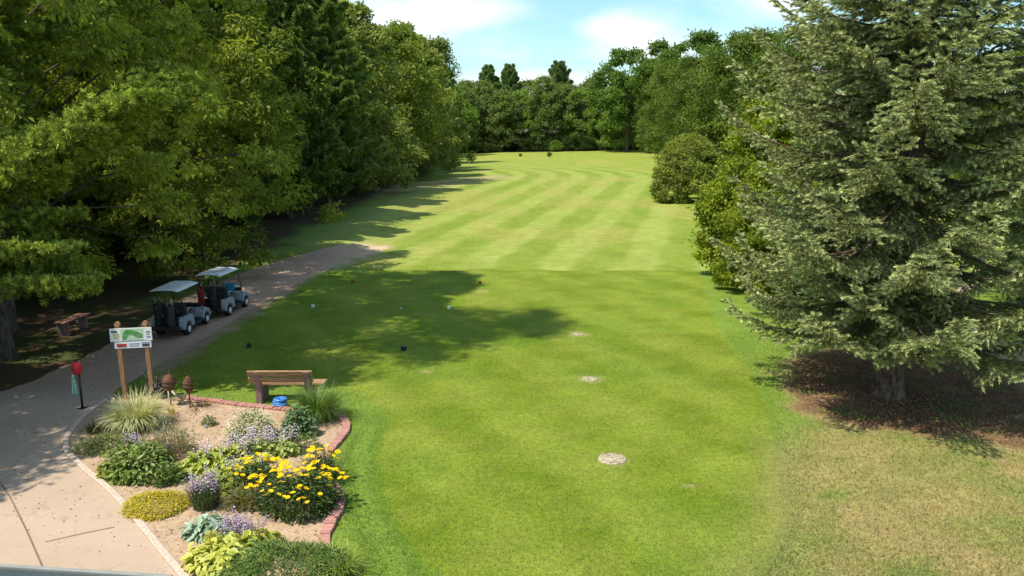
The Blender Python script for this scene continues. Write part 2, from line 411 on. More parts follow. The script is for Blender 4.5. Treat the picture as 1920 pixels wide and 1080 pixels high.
def ground_colour(x, y):
    n1 = fbm(x*.35, y*.35, 1); n2 = fbm(x*1.4, y*1.4, 5); n3 = fbm(x*.12+9, y*.12, 9)
    # fairway
    u = stripe_u(x, y)+(n1-.5)*.8
    st = .5+.5*np.tanh(3.2*np.sin(2*PI*(u+1.2)/3.9))
    st = st*(.75+.5*n1)
    st = .25+(st-.25)*.55+.6*(fbm(x*.9, y*.35, 77)-.4)
    c = mixc(np.zeros(x.shape+(3,))+np.array([.150, .212, .020]), (.265, .305, .068), np.clip(st, 0, 1))
    c = mixc(c, (.22, .255, .035), sstep(110, 180, y)*.5)
    c = mixc(c, (.29, .26, .07), sstep(.52, .75, fbm(x*.22, y*.1, 21))*.45*sstep(36, 40, y))
    c = mixc(c, (.30, .31, .10), sstep(-4, -12, x)*sstep(36, 46, y)*(1-sstep(80, 110, y))*.55)
    # band along the trees
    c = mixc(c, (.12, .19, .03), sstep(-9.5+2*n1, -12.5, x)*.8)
    # tee
    sd = sdist(tee, x, y)+(n2-.5)*.25
    u2 = x*.89+y*.454
    ts = .5+.5*np.tanh(2.0*np.sin(2*PI*u2/2.3))
    tc_ = mixc(np.zeros(x.shape+(3,))+np.array([.116, .170, .010]), (.176, .226, .026), np.clip(ts*.62*(.3+1.3*n1)+.4*sstep(.35, .65, fbm(x*.7+y*.3, y*.8-x*.3, 63)), 0, 1))
    tc_ = mixc(tc_, (.20, .22, .035), sstep(.45, .75, n2)*.35)
    tc_ = mixc(tc_, (.09, .17, .012), sstep(.55, .75, n1)*.4)
    surround = mixc(np.zeros(x.shape+(3,))+np.array([.125, .200, .022]), (.160, .225, .035), n2)
    near = 1-sstep(34.5, 35.6, y)
    c = mixc(c, (0, 0, 0), near*0)
    c = c*(1-near[..., None])+surround*near[..., None]
    ft = sstep(-.12, .12, sd)
    c = c*(1-ft[..., None])+tc_*ft[..., None]
    ring = np.exp(-((sd-.0)/.11)**2)*(1-sstep(15, 19, y))
    ring2 = np.exp(-((sd+.50)/.09)**2)*(1-sstep(15, 18, y))*sstep(-1, -2.5, x)
    c = mixc(c, (.065, .135, .012), np.clip(ring*.75*(.4+.9*n2)+ring2*.65, 0, .9))
    # dry rough on the right
    dz = sdist(dryzone, x, y)+(n1-.5)*2.2
    fd = sstep(-.8, 1.2, dz)*(.35+.9*n2)
    c = mixc(c, (.38, .275, .115), np.clip(fd*.95, 0, .95)*sstep(.30, .62, fbm(x*.8+n1*1.5, y*.8, 31)))
    c = mixc(c, (.20, .19, .07), np.clip(sstep(-1.3, .5, dz)*.45, 0, 1))
    c = mixc(c, (.12, .18, .03), sstep(.58, .72, fbm(x*.9, y*.9, 37))*sstep(0, 1, dz)*.7)
    # needle litter below the spruce
    nd = sdist(needles, x, y)+(n2-.5)*1.1
    c = mixc(c, (.30, .20, .11), sstep(-.55, 0, nd)*.65)
    c = mixc(c, (.15, .075, .045), sstep(-.15, .35, nd)*.9*sstep(.2, .5, n2+.12))
    c = mixc(c, (.30, .19, .12), sstep(.1, .6, nd)*sstep(.60, .75, fbm(x*5, y*5, 51))*.7)
    c = mixc(c, (.08, .15, .02), sstep(.1, .6, nd)*sstep(.55, .68, fbm(x*1.6, y*1.6, 57))*.8)
    # worn and dusty places
    for p_, r_ in wornspots:
        d = np.hypot(x-p_[0], (y-p_[1]))+(fbm(x*5, y*5, 41)-.5)*.35
        c = mixc(c, (.32, .28, .13), (1-sstep(r_*.3, r_*1.1, d))*.6)
    c = mixc(c, (.36, .27, .15), sstep(-1.2, .8, sdist(bare, x, y)+(n1-.5)*3)*.5)
    c = mixc(c, (.48, .35, .23), sstep(-.5, .5, sdist(dust, x, y)+(n2-.5)*1.6)*.95)
    c = mixc(c, (.33, .23, .16), sstep(-.35, .25, sdist(pathdirt_l, x, y)+(n2-.5)*.9)*.85)
    # woodland floor
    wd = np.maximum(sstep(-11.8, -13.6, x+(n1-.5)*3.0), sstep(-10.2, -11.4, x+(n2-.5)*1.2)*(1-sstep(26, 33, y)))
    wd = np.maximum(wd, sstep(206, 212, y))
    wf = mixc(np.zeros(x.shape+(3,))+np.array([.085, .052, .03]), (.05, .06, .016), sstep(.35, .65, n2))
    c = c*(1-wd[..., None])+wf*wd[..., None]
    return np.clip(c, 0, 1)
xs = np.concatenate([-np.geomspace(60, 900, 24)[::-1], np.linspace(-58, -17, 60), np.arange(-16.7, 17.01, .13), np.linspace(17.5, 58, 60), np.geomspace(60, 900, 24)])
ys = np.concatenate([np.linspace(-40, 8, 16), np.arange(8.5, 24, .12), np.arange(24, 46, .22), np.geomspace(46.3, 250, 190), np.geomspace(256, 1500, 22)])
X, Y = np.meshgrid(xs, ys)
Z = hgt(X, Y)
V = np.stack([X, Y, Z], -1).reshape(-1, 3)
ny_, nx_ = X.shape
idx = np.arange(ny_*nx_).reshape(ny_, nx_)
F = np.stack([idx[:-1, :-1], idx[:-1, 1:], idx[1:, 1:], idx[1:, :-1]], -1).reshape(-1, 4)
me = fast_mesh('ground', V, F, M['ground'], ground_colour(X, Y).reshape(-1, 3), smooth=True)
tag(obj('ground', me), kind='structure')

# ------------------------------------------------------------------ paths, kerb, bed
def strip(name, left, right, mat, z=.012, n=60, kind='structure'):
    def resample(pts, n):
        p = np.array(pts, float); s = np.concatenate([[0], np.cumsum(np.hypot(*np.diff(p, axis=0).T))])
        # smooth through the points
        t = np.linspace(0, s[-1], n)
        q = np.stack([np.interp(t, s, p[:, 0]), np.interp(t, s, p[:, 1])], -1)
        for _ in range(3): q[1:-1] = (q[:-2]+2*q[1:-1]+q[2:])/4
        return q
    a, b = resample(left, n), resample(right, n)
    k = 14
    V = []
    for i in range(n):
        for j in range(k+1):
            f = j/k; p = a[i]*(1-f)+b[i]*f
            e = (_hash(np.float64(i), np.float64(j), 3)-.5)*.10 if j in (0, k) else 0
            V.append((p[0]+e, p[1], float(hgt(p[0], p[1]))+z))
    F = [(i*(k+1)+j, i*(k+1)+j+1, (i+1)*(k+1)+j+1, (i+1)*(k+1)+j) for i in range(n-1) for j in range(k)]
    return tag(obj(name, fast_mesh(name, np.array(V), np.array(F), mat, smooth=True)), kind=kind)
pl = [P(*q)[:2] for q in [(-420, 1000), (-260, 820), (-60, 760), (60, 715), (150, 675), (215, 640), (275, 600), (330, 566), (400, 533), (470, 505), (540, 484), (600, 468), (652, 458)]]
pr = [P(*q)[:2] for q in [(60, 1000), (90, 880), (130, 800), (190, 748), (245, 715), (305, 682), (355, 652), (410, 619), (465, 584), (520, 552), (580, 520), (635, 494), (690, 468)]]
strip('path', pl, pr, M['dirt'], z=.006, n=90)
plaza = [P(*q)[:2] for q in [(350, 1090), (300, 1030), (250, 968), (205, 920), (160, 882), (132, 855), (124, 835), (133, 812), (160, 780), (190, 757), (222, 742), (170, 728), (100, 722), (0, 735), (-200, 790), (-500, 900), (-700, 1200), (-400, 1800), (600, 1800)]]
def flat_poly(name, pts, z, mat, kind='structure'):
    bm = bmesh.new()
    f = bm.faces.new([bm.verts.new((x, y, z)) for x, y in pts])
    bmesh.ops.triangulate(bm, faces=[f]); bmesh.ops.recalc_face_normals(bm, faces=bm.faces)
    if bm.faces[:][0].normal.z < 0: bmesh.ops.reverse_faces(bm, faces=bm.faces)
    me = bpy.data.meshes.new(name); bm.to_mesh(me); bm.free(); me.materials.append(mat)
    o = obj(name, me)
    return tag(o, kind=kind) if kind else o
flat_poly('pavement', plaza, .014, M['path'])
for pts in ([(-30, 860), (20, 935), (52, 1000), (78, 1060), (100, 1130)], [(85, 1018), (120, 1010), (160, 1001), (215, 990)], [(-60, 900), (-20, 885), (30, 874)]):
    q = [Vector(P(*p)) for p in pts]
    w = .014; bm = bmesh.new(); prev = None
    for i, p in enumerate(q):
        d = (q[min(i+1, len(q)-1)]-q[max(i-1, 0)]).normalized(); nn = Vector((-d.y, d.x, 0))*w
        a, b = bm.verts.new((p.x+nn.x, p.y+nn.y, .018)), bm.verts.new((p.x-nn.x, p.y-nn.y, .018))
        if prev: bm.faces.new((prev[0], prev[1], b, a))
        prev = (a, b)
    bmesh.ops.recalc_face_normals(bm, faces=bm.faces)
    me = bpy.data.meshes.new('pavement_joint'); bm.to_mesh(me); bm.free(); me.materials.append(M['joint'])
    tag(obj('pavement_joint', me), kind='structure')
pl2 = [P(*q)[:2] for q in [(2250, 880), (2060, 770), (1920, 715), (1830, 660), (1762, 612), (1735, 575), (1755, 540), (1860, 505), (2100, 480)]]
pr2 = [P(*q)[:2] for q in [(2330, 800), (2150, 715), (2020, 668), (1920, 632), (1850, 600), (1800, 575), (1810, 548), (1900, 518), (2120, 492)]]
strip('footpath', pl2, pr2, M['path'], z=.012, n=60)

bed = [(350, 1090), (300, 1030), (250, 968), (205, 920), (160, 882), (132, 855), (124, 835), (133, 812), (160, 780), (200, 750), (235, 742), (300, 742), (370, 752), (440, 761), (500, 768), (560, 773), (602, 776), (632, 782), (648, 795), (647, 812), (630, 835), (612, 856), (606, 878), (618, 905), (634, 930), (634, 955), (620, 980), (610, 1005), (606, 1040), (612, 1100)]
bedw = [P(*q)[:2] for q in bed]
flat_poly('garden_soil', bedw, .022, M['soil'])
def spline(pts, step):
    """smooth world polyline through the points with an even step"""
    p = [Vector((*q, 0)) for q in pts]; outp = []
    for i in range(len(p)-1):
        a, b, c, d = p[max(i-1, 0)], p[i], p[i+1], p[min(i+2, len(p)-1)]
        for k in range(12):
            t = k/12
            outp.append(.5*((2*b)+(c-a)*t+(2*a-5*b+4*c-d)*t*t+(-a+3*b-3*c+d)*t**3))
    outp.append(p[-1])
    s = [0]
    for i in range(1, len(outp)): s.append(s[-1]+(outp[i]-outp[i-1]).length)
    n = max(2, int(s[-1]/step)); res = []
    j = 0
    for k in range(n+1):
        L = s[-1]*k/n
        while j < len(s)-2 and s[j+1] < L: j += 1
        f = (L-s[j])/max(1e-9, s[j+1]-s[j]); res.append(outp[j].lerp(outp[j+1], min(1, f)))
    return res
def swept_edge(name, pts, w, h, mat, step=.18, base=0.0):
    q = spline(pts, step); prof = [(-w/2, 0), (-w/2, h*.8), (-w/2+.02, h), (w/2-.02, h), (w/2, h*.8), (w/2, 0)]
    bm = bmesh.new(); prev = None
    for i, p in enumerate(q):
        d = (q[min(i+1, len(q)-1)]-q[max(i-1, 0)]).normalized(); nn = Vector((-d.y, d.x, 0))
        ringv = [bm.verts.new(p+nn*a+Vector((0, 0, base+b))) for a, b in prof]
        if prev:
            for k in range(len(prof)-1): bm.faces.new((prev[k], prev[k+1], ringv[k+1], ringv[k]))
        prev = ringv
    bmesh.ops.recalc_face_normals(bm, faces=bm.faces)
    me = bpy.data.meshes.new(name); bm.to_mesh(me); bm.free(); me.materials.append(mat)
    return obj(name, me)
kp = [P(*q)[:2] for q in [(356, 1096), (300, 1030), (250, 968), (205, 920), (160, 882), (132, 855), (124, 838), (130, 815), (158, 782), (198, 752)]]
o = swept_edge('kerb', kp, .115, .06, M['kerb']); tag(o, kind='structure')
def brick_edging():
    q = spline([P(*q)[:2] for q in [(345, 748), (400, 755), (470, 764), (530, 770), (590, 775), (628, 780), (647, 793), (647, 812), (630, 835), (612, 856), (606, 880), (618, 905), (636, 930), (636, 955), (622, 980), (611, 1005), (607, 1040), (609, 1062)]], .105)
    Vv, Ff, T = [], [], []
    rnd = random.Random(5)
    for i in range(len(q)-1):
        a, b = q[i], q[i+1]; d = (b-a).normalized(); nn = Vector((-d.y, d.x, 0))
        w, g, h = .085+rnd.uniform(-.008, .008), .005, .075+rnd.uniform(-.008, .008)
        sh = rnd.uniform(-.008, .008)
        a2, b2 = a+d*g, b-d*g; k = len(Vv)
        for z in (0, h-.01):
            Vv += [a2-nn*(w-sh), b2-nn*(w-sh), b2+nn*(w+sh), a2+nn*(w+sh)]
            for t in range(4): Vv[-4+t] = Vv[-4+t]+Vector((0, 0, z))
        a3, b3 = a2+d*.008, b2-d*.008
        Vv += [v+Vector((0, 0, h)) for v in (a3-nn*(w-.01), b3-nn*(w-.01), b3+nn*(w-.01), a3+nn*(w-.01))]
        for s0 in (0, 4):
            for e in range(4): Ff.append((k+s0+e, k+s0+(e+1) % 4, k+s0+4+(e+1) % 4, k+s0+4+e))
        Ff.append((k+8, k+9, k+10, k+11))
        r = rnd.uniform(.8, 1.2); T += [(.36*r, .15*r, .125*r)]*12
    return fast_mesh('brick_edging', np.array([tuple(v) for v in Vv]), np.array(Ff), M['brick'], np.array(T))
tag(obj('brick_edging', brick_edging()), 'curving red brick edging between the flower bed and the lawn', 'garden edging')

# clods and chips lying on the soil
def scatter_clods(name, polyw, n, smin, smax, mat, z0, seed, label=None):
    rng = np.random.default_rng(seed); pw = np.array(polyw); lo, hi = pw.min(0), pw.max(0)
    pts = rng.uniform(lo, hi, (n*4, 2)); pts = pts[sdist(pw, pts[:, 0], pts[:, 1]) > .08][:n]; n = len(pts)
    octv = np.array([(1, 0, 0), (0, 1, 0), (-1, 0, 0), (0, -1, 0), (0, 0, .8), (0, 0, -.4)], float)
    octf = np.array([(0, 1, 4), (1, 2, 4), (2, 3, 4), (3, 0, 4), (1, 0, 5), (2, 1, 5), (3, 2, 5), (0, 3, 5)])
    s = rng.uniform(smin, smax, (n, 1, 1))*rng.uniform(.6, 1.2, (n, 6, 1))
    a = rng.uniform(0, 2*PI, n); ca, sa = np.cos(a), np.sin(a)
    v = octv[None]*s; vx = v[..., 0]*ca[:, None]-v[..., 1]*sa[:, None]*.6; vy = v[..., 0]*sa[:, None]+v[..., 1]*ca[:, None]*.6
    Vv = np.stack([vx+pts[:, 0:1], vy+pts[:, 1:2], v[..., 2]+z0], -1).reshape(-1, 3)
    Ff = (octf[None]+np.arange(n)[:, None, None]*6).reshape(-1, 3)
    return tag(obj(name, fast_mesh(name, Vv, Ff, mat)), kind='stuff')
scatter_clods('dirt_clods', bedw, 4500, .005, .018, M['clod'], .025, 3)
M['litter'] = mottled('dead_leaf', (.10, .055, .03), (.34, .21, .11), 12, .9, .15, .2)
scatter_clods('leaf_litter', bedw, 700, .012, .028, M['litter'], .026, 8)
scatter_clods('needle_litter', [tuple(p_) for p_ in needles], 6000, .015, .045, M['litter'], .006, 9)
scatter_clods('path_litter', [P(*q)[:2] for q in [(350, 1080), (250, 968), (124, 850), (160, 780), (300, 690), (420, 615), (560, 535), (600, 470), (420, 530), (240, 640), (0, 735), (-60, 1000)]], 900, .008, .024, M['litter'], .018, 10)

# ------------------------------------------------------------------ foliage generators
def norm(v): return v/np.maximum(1e-9, np.linalg.norm(v, axis=-1, keepdims=True))
def leaves(pos, axis, nrm, size, width, tint, fold=.18):
    """diamond leaves: pos (n,3) base, axis direction, nrm normal, size (n,), width ratio -> verts, faces, tints"""
    n = len(pos); axis = norm(axis); side = norm(np.cross(axis, nrm)); up = np.cross(side, axis)
    s = size[:, None]; w = (size*width)[:, None]
    a = pos; b = pos+axis*s*.45+side*w*.5+up*s*fold*.5; c = pos+axis*s-up*s*fold*.3; d = pos+axis*s*.45-side*w*.5+up*s*fold*.5
    V = np.stack([a, b, c, d], 1).reshape(-1, 3)
    F = np.arange(n*4).reshape(n, 4)
    T = np.repeat(tint, 4, axis=0)
    return V, F, T
def rand_dirs(rng, n):
    return norm(rng.normal(size=(n, 3)))
def profile(kind, t):
    if kind == 'round': return np.sqrt(np.clip(1-((t-.42)/.6)**2, 0.02, 1))
    if kind == 'oval': return np.sqrt(np.clip(1-((t-.40)/.62)**2, 0.02, 1))**.8*(1-.25*t)
    if kind == 'cone': return np.clip(1.03-t, .04, 1)**.8*np.clip(t*6+.45, 0, 1)
    if kind == 'pine': return np.clip(1.05-t, .05, 1)**.55*np.clip(t*4+.35, 0, 1)
    if kind == 'skirt': return np.clip(1-.66*t, .05, 1)*np.clip(t*7+.55, 0, 1)*np.sqrt(np.clip((1.02-t)*5, 0, 1))
    if kind == 'dome': return np.sqrt(np.clip(1-(t)**2.6, .02, 1))*np.clip(t*5+.7, 0, 1)
    return np.ones_like(t)
def make_crown(seed, H, Rr, base, nclump, ntwig, nleaf, lsize, kind='round', lwidth=.62, c1=(.05, .09, .02), c2=(.10, .15, .03), flat=.62, csize=.24, droop=.3, inner=.35, mat='leaf', spread=1.6, radial=0.0, spray=0.0):
    """crown mesh and clump centres (the tree stands at the origin)"""
    rng = np.random.default_rng(seed)
    t = rng.uniform(0, 1, nclump)**.95
    az = rng.uniform(0, 2*PI, nclump)
    lob = 1+.16*np.sin(3*az+seed)+.10*np.sin(5*az+2*seed+t*6)
    rr = Rr*profile(kind, t)*lob
    fr = inner+(1-inner)*rng.uniform(0, 1, nclump)**.55
    ns = int(nclump*spray)
    if ns:
        t[:ns] = rng.uniform(.02, .62, ns); rr[:ns] = Rr*profile(kind, t[:ns]); fr[:ns] = rng.uniform(.98, 1.26, ns)
    c = np.stack([np.cos(az)*rr*fr, np.sin(az)*rr*fr, base+t*(H-base)], -1)
    cs = Rr*csize*rng.uniform(.6, 1.25, nclump)*np.clip(profile(kind, t)+.25, .3, 1)
    cs[:ns] *= .8
    # twigs in a clump
    tp = rand_dirs(rng, nclump*ntwig)*(rng.uniform(.35, 1, nclump*ntwig)**.6)[:, None]
    ci = np.repeat(np.arange(nclump), ntwig)
    tp[:, 2] = tp[:, 2]*flat
    outw = norm(c*np.array([1, 1, .25])+np.array([0, 0, 1e-3]))
    tw = c[ci]+tp*cs[ci][:, None]+outw[ci]*0
    tw[:, 2] -= droop*cs[ci]*(np.abs(tp[:, 0])**2+np.abs(tp[:, 1])**2)
    li = np.repeat(np.arange(len(tw)), nleaf); n = len(li)
    tl = lsize*spread
    pos = tw[li]+rng.normal(size=(n, 3))*tl*np.array([.6, .6, .4])
    od = norm(tw[li]-c[ci[li]]+1e-4)
    nrm = norm(od*.6+np.array([0, 0, .75])+rng.normal(size=(n, 3))*.45)
    ax = norm(rng.normal(size=(n, 3))*(1-.4*radial)+norm(pos-tw[li])*1.3*radial+od*.7+np.array([0, 0, -.3-droop]))
    sz = lsize*rng.uniform(.65, 1.3, n)
    f = rng.uniform(0, 1, len(tw))*.6+rng.uniform(0, 1, nclump)[ci]*.4
    ff = np.clip(f[li]+rng.uniform(-.2, .2, n), 0, 1)[:, None]
    T = np.array(c1)*(1-ff)+np.array(c2)*ff
    V, F, T = leaves(pos, ax, nrm, sz, lwidth, T)
    V[:, 2] = np.maximum(V[:, 2], .05)
    return fast_mesh('crown', V, F, M[mat], T), c
def make_trunk(seed, H, r0, clumps, mat, nlimb=16, lean=.3, top=.8, limb_r=.28):
    rnd = random.Random(seed); b = MB()
    lx, ly = rnd.uniform(-lean, lean), rnd.uniform(-lean, lean)
    def ax(t): return Vector((lx*t*t+.12*math.sin(t*5+seed), ly*t*t+.12*math.sin(t*4+seed*2), H*top*t))
    off = ax(0)
    pts, rad = [], []
    for k in range(13):
        t = k/12; pts.append(ax(t)-Vector((off.x, off.y, 0))); rad.append(r0*(1-t)**.8+.03+(r0*.55 if k == 0 else 0)+(r0*.12 if k == 1 else 0))
    pts[0].z = -.15
    pts.insert(1, pts[0].lerp(pts[1], .35)); pts[1].z = .25; rad.insert(1, r0*1.15)
    b.tube(pts, rad, 12)
    for k in range(min(nlimb, len(clumps))):
        c = Vector(clumps[k]); t = max(.12, min(.9, (c.z-abs(c.x)*.25-abs(c.y)*.25)/(H*top)-.1))
        p0 = ax(t)-Vector((off.x, off.y, 0)); r = r0*limb_r*(1-t*.6)
        m1 = p0.lerp(c, .35)+Vector((0, 0, .10*(c-p0).length)); m2 = p0.lerp(c, .7)+Vector((rnd.uniform(-.2, .2), rnd.uniform(-.2, .2), .06*(c-p0).length))
        b.tube([p0, m1, m2, c], [r, r*.75, r*.5, r*.18], 6)
    bmesh.ops.recalc_face_normals(b.bm, faces=b.bm.faces)
    me = bpy.data.meshes.new('trunk'); b.bm.to_mesh(me); b.bm.free(); me.materials.append(M[mat]); return me
class Kind:
    pass
def kind_of_tree(seed, H, Rr, base, r0, mat='bark', nlimb=16, limb_r=.28, top=.8, **kw):
    k = Kind(); k.crown, cl = make_crown(seed, H, Rr, base, **kw)
    order = np.argsort(-np.hypot(cl[:, 0], cl[:, 1])); cl = cl[order]
    step = max(1, len(cl)//max(1, nlimb)); k.trunk = make_trunk(seed, H, r0, cl[::step], mat, nlimb, limb_r=limb_r, top=top)
    k.H, k.R = H, Rr
    return k
def plant_tree(k, x, y, name, label, group=None, s=1.0, rz=0.0, sz=None, cat='tree'):
    z = float(hgt(x, y))
    t = thing(name, label, cat, (x, y, z), rz, group)
    t.scale = (s, s, (sz or s))
    obj('trunk', k.trunk, t); obj('crown', k.crown, t)
    return t

# ------------------------------------------------------------------ spruce
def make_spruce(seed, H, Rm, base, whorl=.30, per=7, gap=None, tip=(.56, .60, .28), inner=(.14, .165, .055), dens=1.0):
    rng = np.random.default_rng(seed); rnd = random.Random(seed)
    S0, SD, SL, BR = [], [], [], []       # side shoots
    tr = MB()
    n = 16; pts, rad = [], []
    for k in range(n+1):
        t = k/n; pts.append((.10*math.sin(t*4+seed), .08*math.sin(t*5), -.15+t*H)); rad.append(.27*(1-t)**.9*(H/15)+.02+(.16 if k == 0 else 0))
    pts.insert(1, (pts[0][0], pts[0][1], .22)); rad.insert(1, .34*(H/15))
    tr.tube(pts, rad, 14)
    z = base; k = 0
    while z < H-.25:
        t = (z-base)/(H-base)
        Rz = Rm*(1.02-t)**.62*min(1, .80+t*2.2)
        m = max(4, int(per*(1-.35*t)+rnd.random()))
        a0 = rnd.uniform(0, 2*PI)
        for j in range(m):
            az = a0+2*PI*j/m+rnd.uniform(-.28, .28); L = Rz*rnd.uniform(.62, 1.16)
            if gap is not None:
                g = gap(az, z)
                if rnd.random() > g: L *= .45*rnd.uniform(.6, 1.1)
            z0 = z+rnd.uniform(-.1, .1)
            rise = .16+.30*t if t > .25 else .04+.4*t
            nb = max(6, int(L/.16)); ss = np.linspace(0, 1, nb)
            droop = (.30*(1-t)+.05)*L*rnd.uniform(.7, 1.3); lift = .24*L
            zz = z0+rise*L*ss-droop*np.sin(ss*PI*.62)*1.0+lift*ss**3*.8
            wob = rnd.uniform(-.10, .10)
            aa = az+wob*ss
            P3 = np.stack([np.cos(aa)*L*ss, np.sin(aa)*L*ss, zz], -1)
            tr.tube([tuple(p) for p in P3[::max(1, nb//5)]], [max(.008, .028*L/3*(1-q)+.006) for q in ss[::max(1, nb//5)]], 5, cap=False)
            d = norm(np.gradient(P3, axis=0))
            side = norm(np.cross(d, np.array([0, 0, 1.0])))
            for q in range(int(nb*.18), nb):
                u = ss[q]
                ln = (.13+.34*L*(1-u)**.8*np.clip(u*2.2, .3, 1))
                ln = min(ln, .95)
                for sgn in (-1, 1):
                    if rnd.random() > dens: continue
                    l2 = ln*rnd.uniform(.7, 1.2)
                    dd = norm(d[q]*rnd.uniform(.65, 1.0)+sgn*side[q]*rnd.uniform(.7, 1.0)+np.array([0, 0, rnd.uniform(-.42, .02)]))
                    S0.append(P3[q]+rng.normal(size=3)*.02); SD.append(dd); SL.append(l2); BR.append(u)
            S0.append(P3[-2]); SD.append(d[-1]); SL.append(.3); BR.append(1)
        z += whorl*rnd.uniform(.75, 1.25)*(1-.25*t); k += 1
    for q in range(8):     # leader
        S0.append(np.array([0, 0, H-.9+q*.1])); SD.append(norm(np.array([math.cos(q*2.4)*.7, math.sin(q*2.4)*.7, .8]))); SL.append(.35); BR.append(1)
    S0, SD, SL, BR = map(np.array, (S0, SD, SL, BR))
    # twigs along each shoot
    st = .075
    cnt = np.maximum(2, (SL/st).astype(int)); si = np.repeat(np.arange(len(SL)), cnt)
    loc = np.concatenate([np.arange(c) for c in cnt]); u = (loc+.7)/cnt[si]
    L = SL[si]; d = SD[si]
    sag = np.zeros((len(si), 3)); sag[:, 2] = -.16*L*u**2+.10*L*u**4
    p = S0[si]+d*(L*u)[:, None]+sag
    sd = norm(np.cross(d, np.array([0, 0, 1.0]))); sgn = np.where(loc % 2 == 0, 1., -1.)[:, None]
    ends = (loc == cnt[si]-1)
    td = norm(d*rng.uniform(.55, 1, (len(si), 1))+sd*sgn*np.where(ends[:, None], .1, rng.uniform(.4, .95, (len(si), 1)))+np.stack([np.zeros(len(si)), np.zeros(len(si)), rng.uniform(-.55, .25, len(si))], -1))
    tl = rng.uniform(.12, .22, len(si))*(1-.25*u)
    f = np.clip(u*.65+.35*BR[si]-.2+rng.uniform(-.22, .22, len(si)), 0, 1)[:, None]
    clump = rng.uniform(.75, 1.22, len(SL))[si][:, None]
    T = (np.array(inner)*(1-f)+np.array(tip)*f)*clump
    # needles: brush of slim triangles around each twig
    nn = 18
    n = len(p); tt = np.tile((np.arange(nn)+.5)/nn, n); ti = np.repeat(np.arange(n), nn)
    r1 = norm(np.cross(td, rand_dirs(rng, n))); r2 = np.cross(td, r1)
    ang = np.tile(np.arange(nn)*2.4, n)+rng.uniform(0, 6, n)[ti]
    rd = r1[ti]*np.cos(ang)[:, None]+r2[ti]*np.sin(ang)[:, None]
    b0 = p[ti]+td[ti]*(tl[ti]*tt)[:, None]
    nd = norm(td[ti]*1.0+rd*rng.uniform(.5, .95, (len(ti), 1))); nl = rng.uniform(.05, .085, len(ti))[:, None]
    w = norm(np.cross(nd, rd))*.0085
    tp = b0+nd*nl
    V = np.stack([b0-w, b0+w, tp+w*.55, tp-w*.55], 1).reshape(-1, 3)
    F = np.arange(len(ti)*4).reshape(-1, 4)
    TT = np.repeat(T[ti]*rng.uniform(.85, 1.15, (len(ti), 1)), 4, axis=0)
    # woody core of each twig
    rr = .02
    V2 = np.stack([p+r1*rr, p-r1*rr*.5+r2*rr*.87, p-r1*rr*.5-r2*rr*.87, p+td*tl[:, None]], 1).reshape(-1, 3)
    b = np.arange(n)*4; F2 = np.stack([np.stack([b, b+1, b+3, b+3], -1), np.stack([b+1, b+2, b+3, b+3], -1), np.stack([b+2, b, b+3, b+3], -1)], 1).reshape(-1, 4)
    tri = F2[:, :3]
    me1 = fast_mesh('crown', V, F, M['needle'], TT)
    # cores join as degenerate-free quads: use a thin second pair of blades instead
    V3 = np.stack([p-r2*rr, p+r2*rr, p+td*tl[:, None]+r2*rr*.4, p+td*tl[:, None]-r2*rr*.4], 1).reshape(-1, 3)
    V4 = np.stack([p-r1*rr, p+r1*rr, p+td*tl[:, None]+r1*rr*.4, p+td*tl[:, None]-r1*rr*.4], 1).reshape(-1, 3)
    Va = np.concatenate([V, V3, V4]); Fa = np.arange(len(Va)).reshape(-1, 4)
    Ta = np.concatenate([TT, np.repeat(T*.6, 4, axis=0), np.repeat(T*.6, 4, axis=0)])
    bpy.data.meshes.remove(me1)
    me = fast_mesh('crown', Va, Fa, M['needle'], Ta)
    bmesh.ops.recalc_face_normals(tr.bm, faces=tr.bm.faces)
    mt = bpy.data.meshes.new('trunk'); tr.bm.to_mesh(mt); tr.bm.free(); mt.materials.append(M['bark_spruce'])
    k = Kind(); k.trunk, k.crown, k.H, k.R = mt, me, H, Rm
    k.count = n
    return k
def gap_main(az, z):
    # thinner low on the right where the footpath shows through
    a = math.atan2(math.sin(az), math.cos(az))
    if z < 5.2 and -0.6 < a < 1.9: return .22
    return 1.0
spruce = make_spruce(11, 15.5, 4.8, 2.35, gap=gap_main, whorl=.43, per=9)
sx, sy, _ = P(1672, 742)
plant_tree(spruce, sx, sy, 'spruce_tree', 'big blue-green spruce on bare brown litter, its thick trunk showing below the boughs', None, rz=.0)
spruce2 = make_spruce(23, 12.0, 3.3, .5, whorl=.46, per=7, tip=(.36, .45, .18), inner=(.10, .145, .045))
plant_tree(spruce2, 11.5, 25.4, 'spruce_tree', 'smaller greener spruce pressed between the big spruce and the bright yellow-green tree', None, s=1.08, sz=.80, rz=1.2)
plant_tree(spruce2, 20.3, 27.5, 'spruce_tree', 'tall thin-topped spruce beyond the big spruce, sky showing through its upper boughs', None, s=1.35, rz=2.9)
plant_tree(spruce2, 26.5, 38.5, 'spruce_tree', 'distant spruce at the edge of the picture across the side footpath', None, s=1.25, rz=4.4)

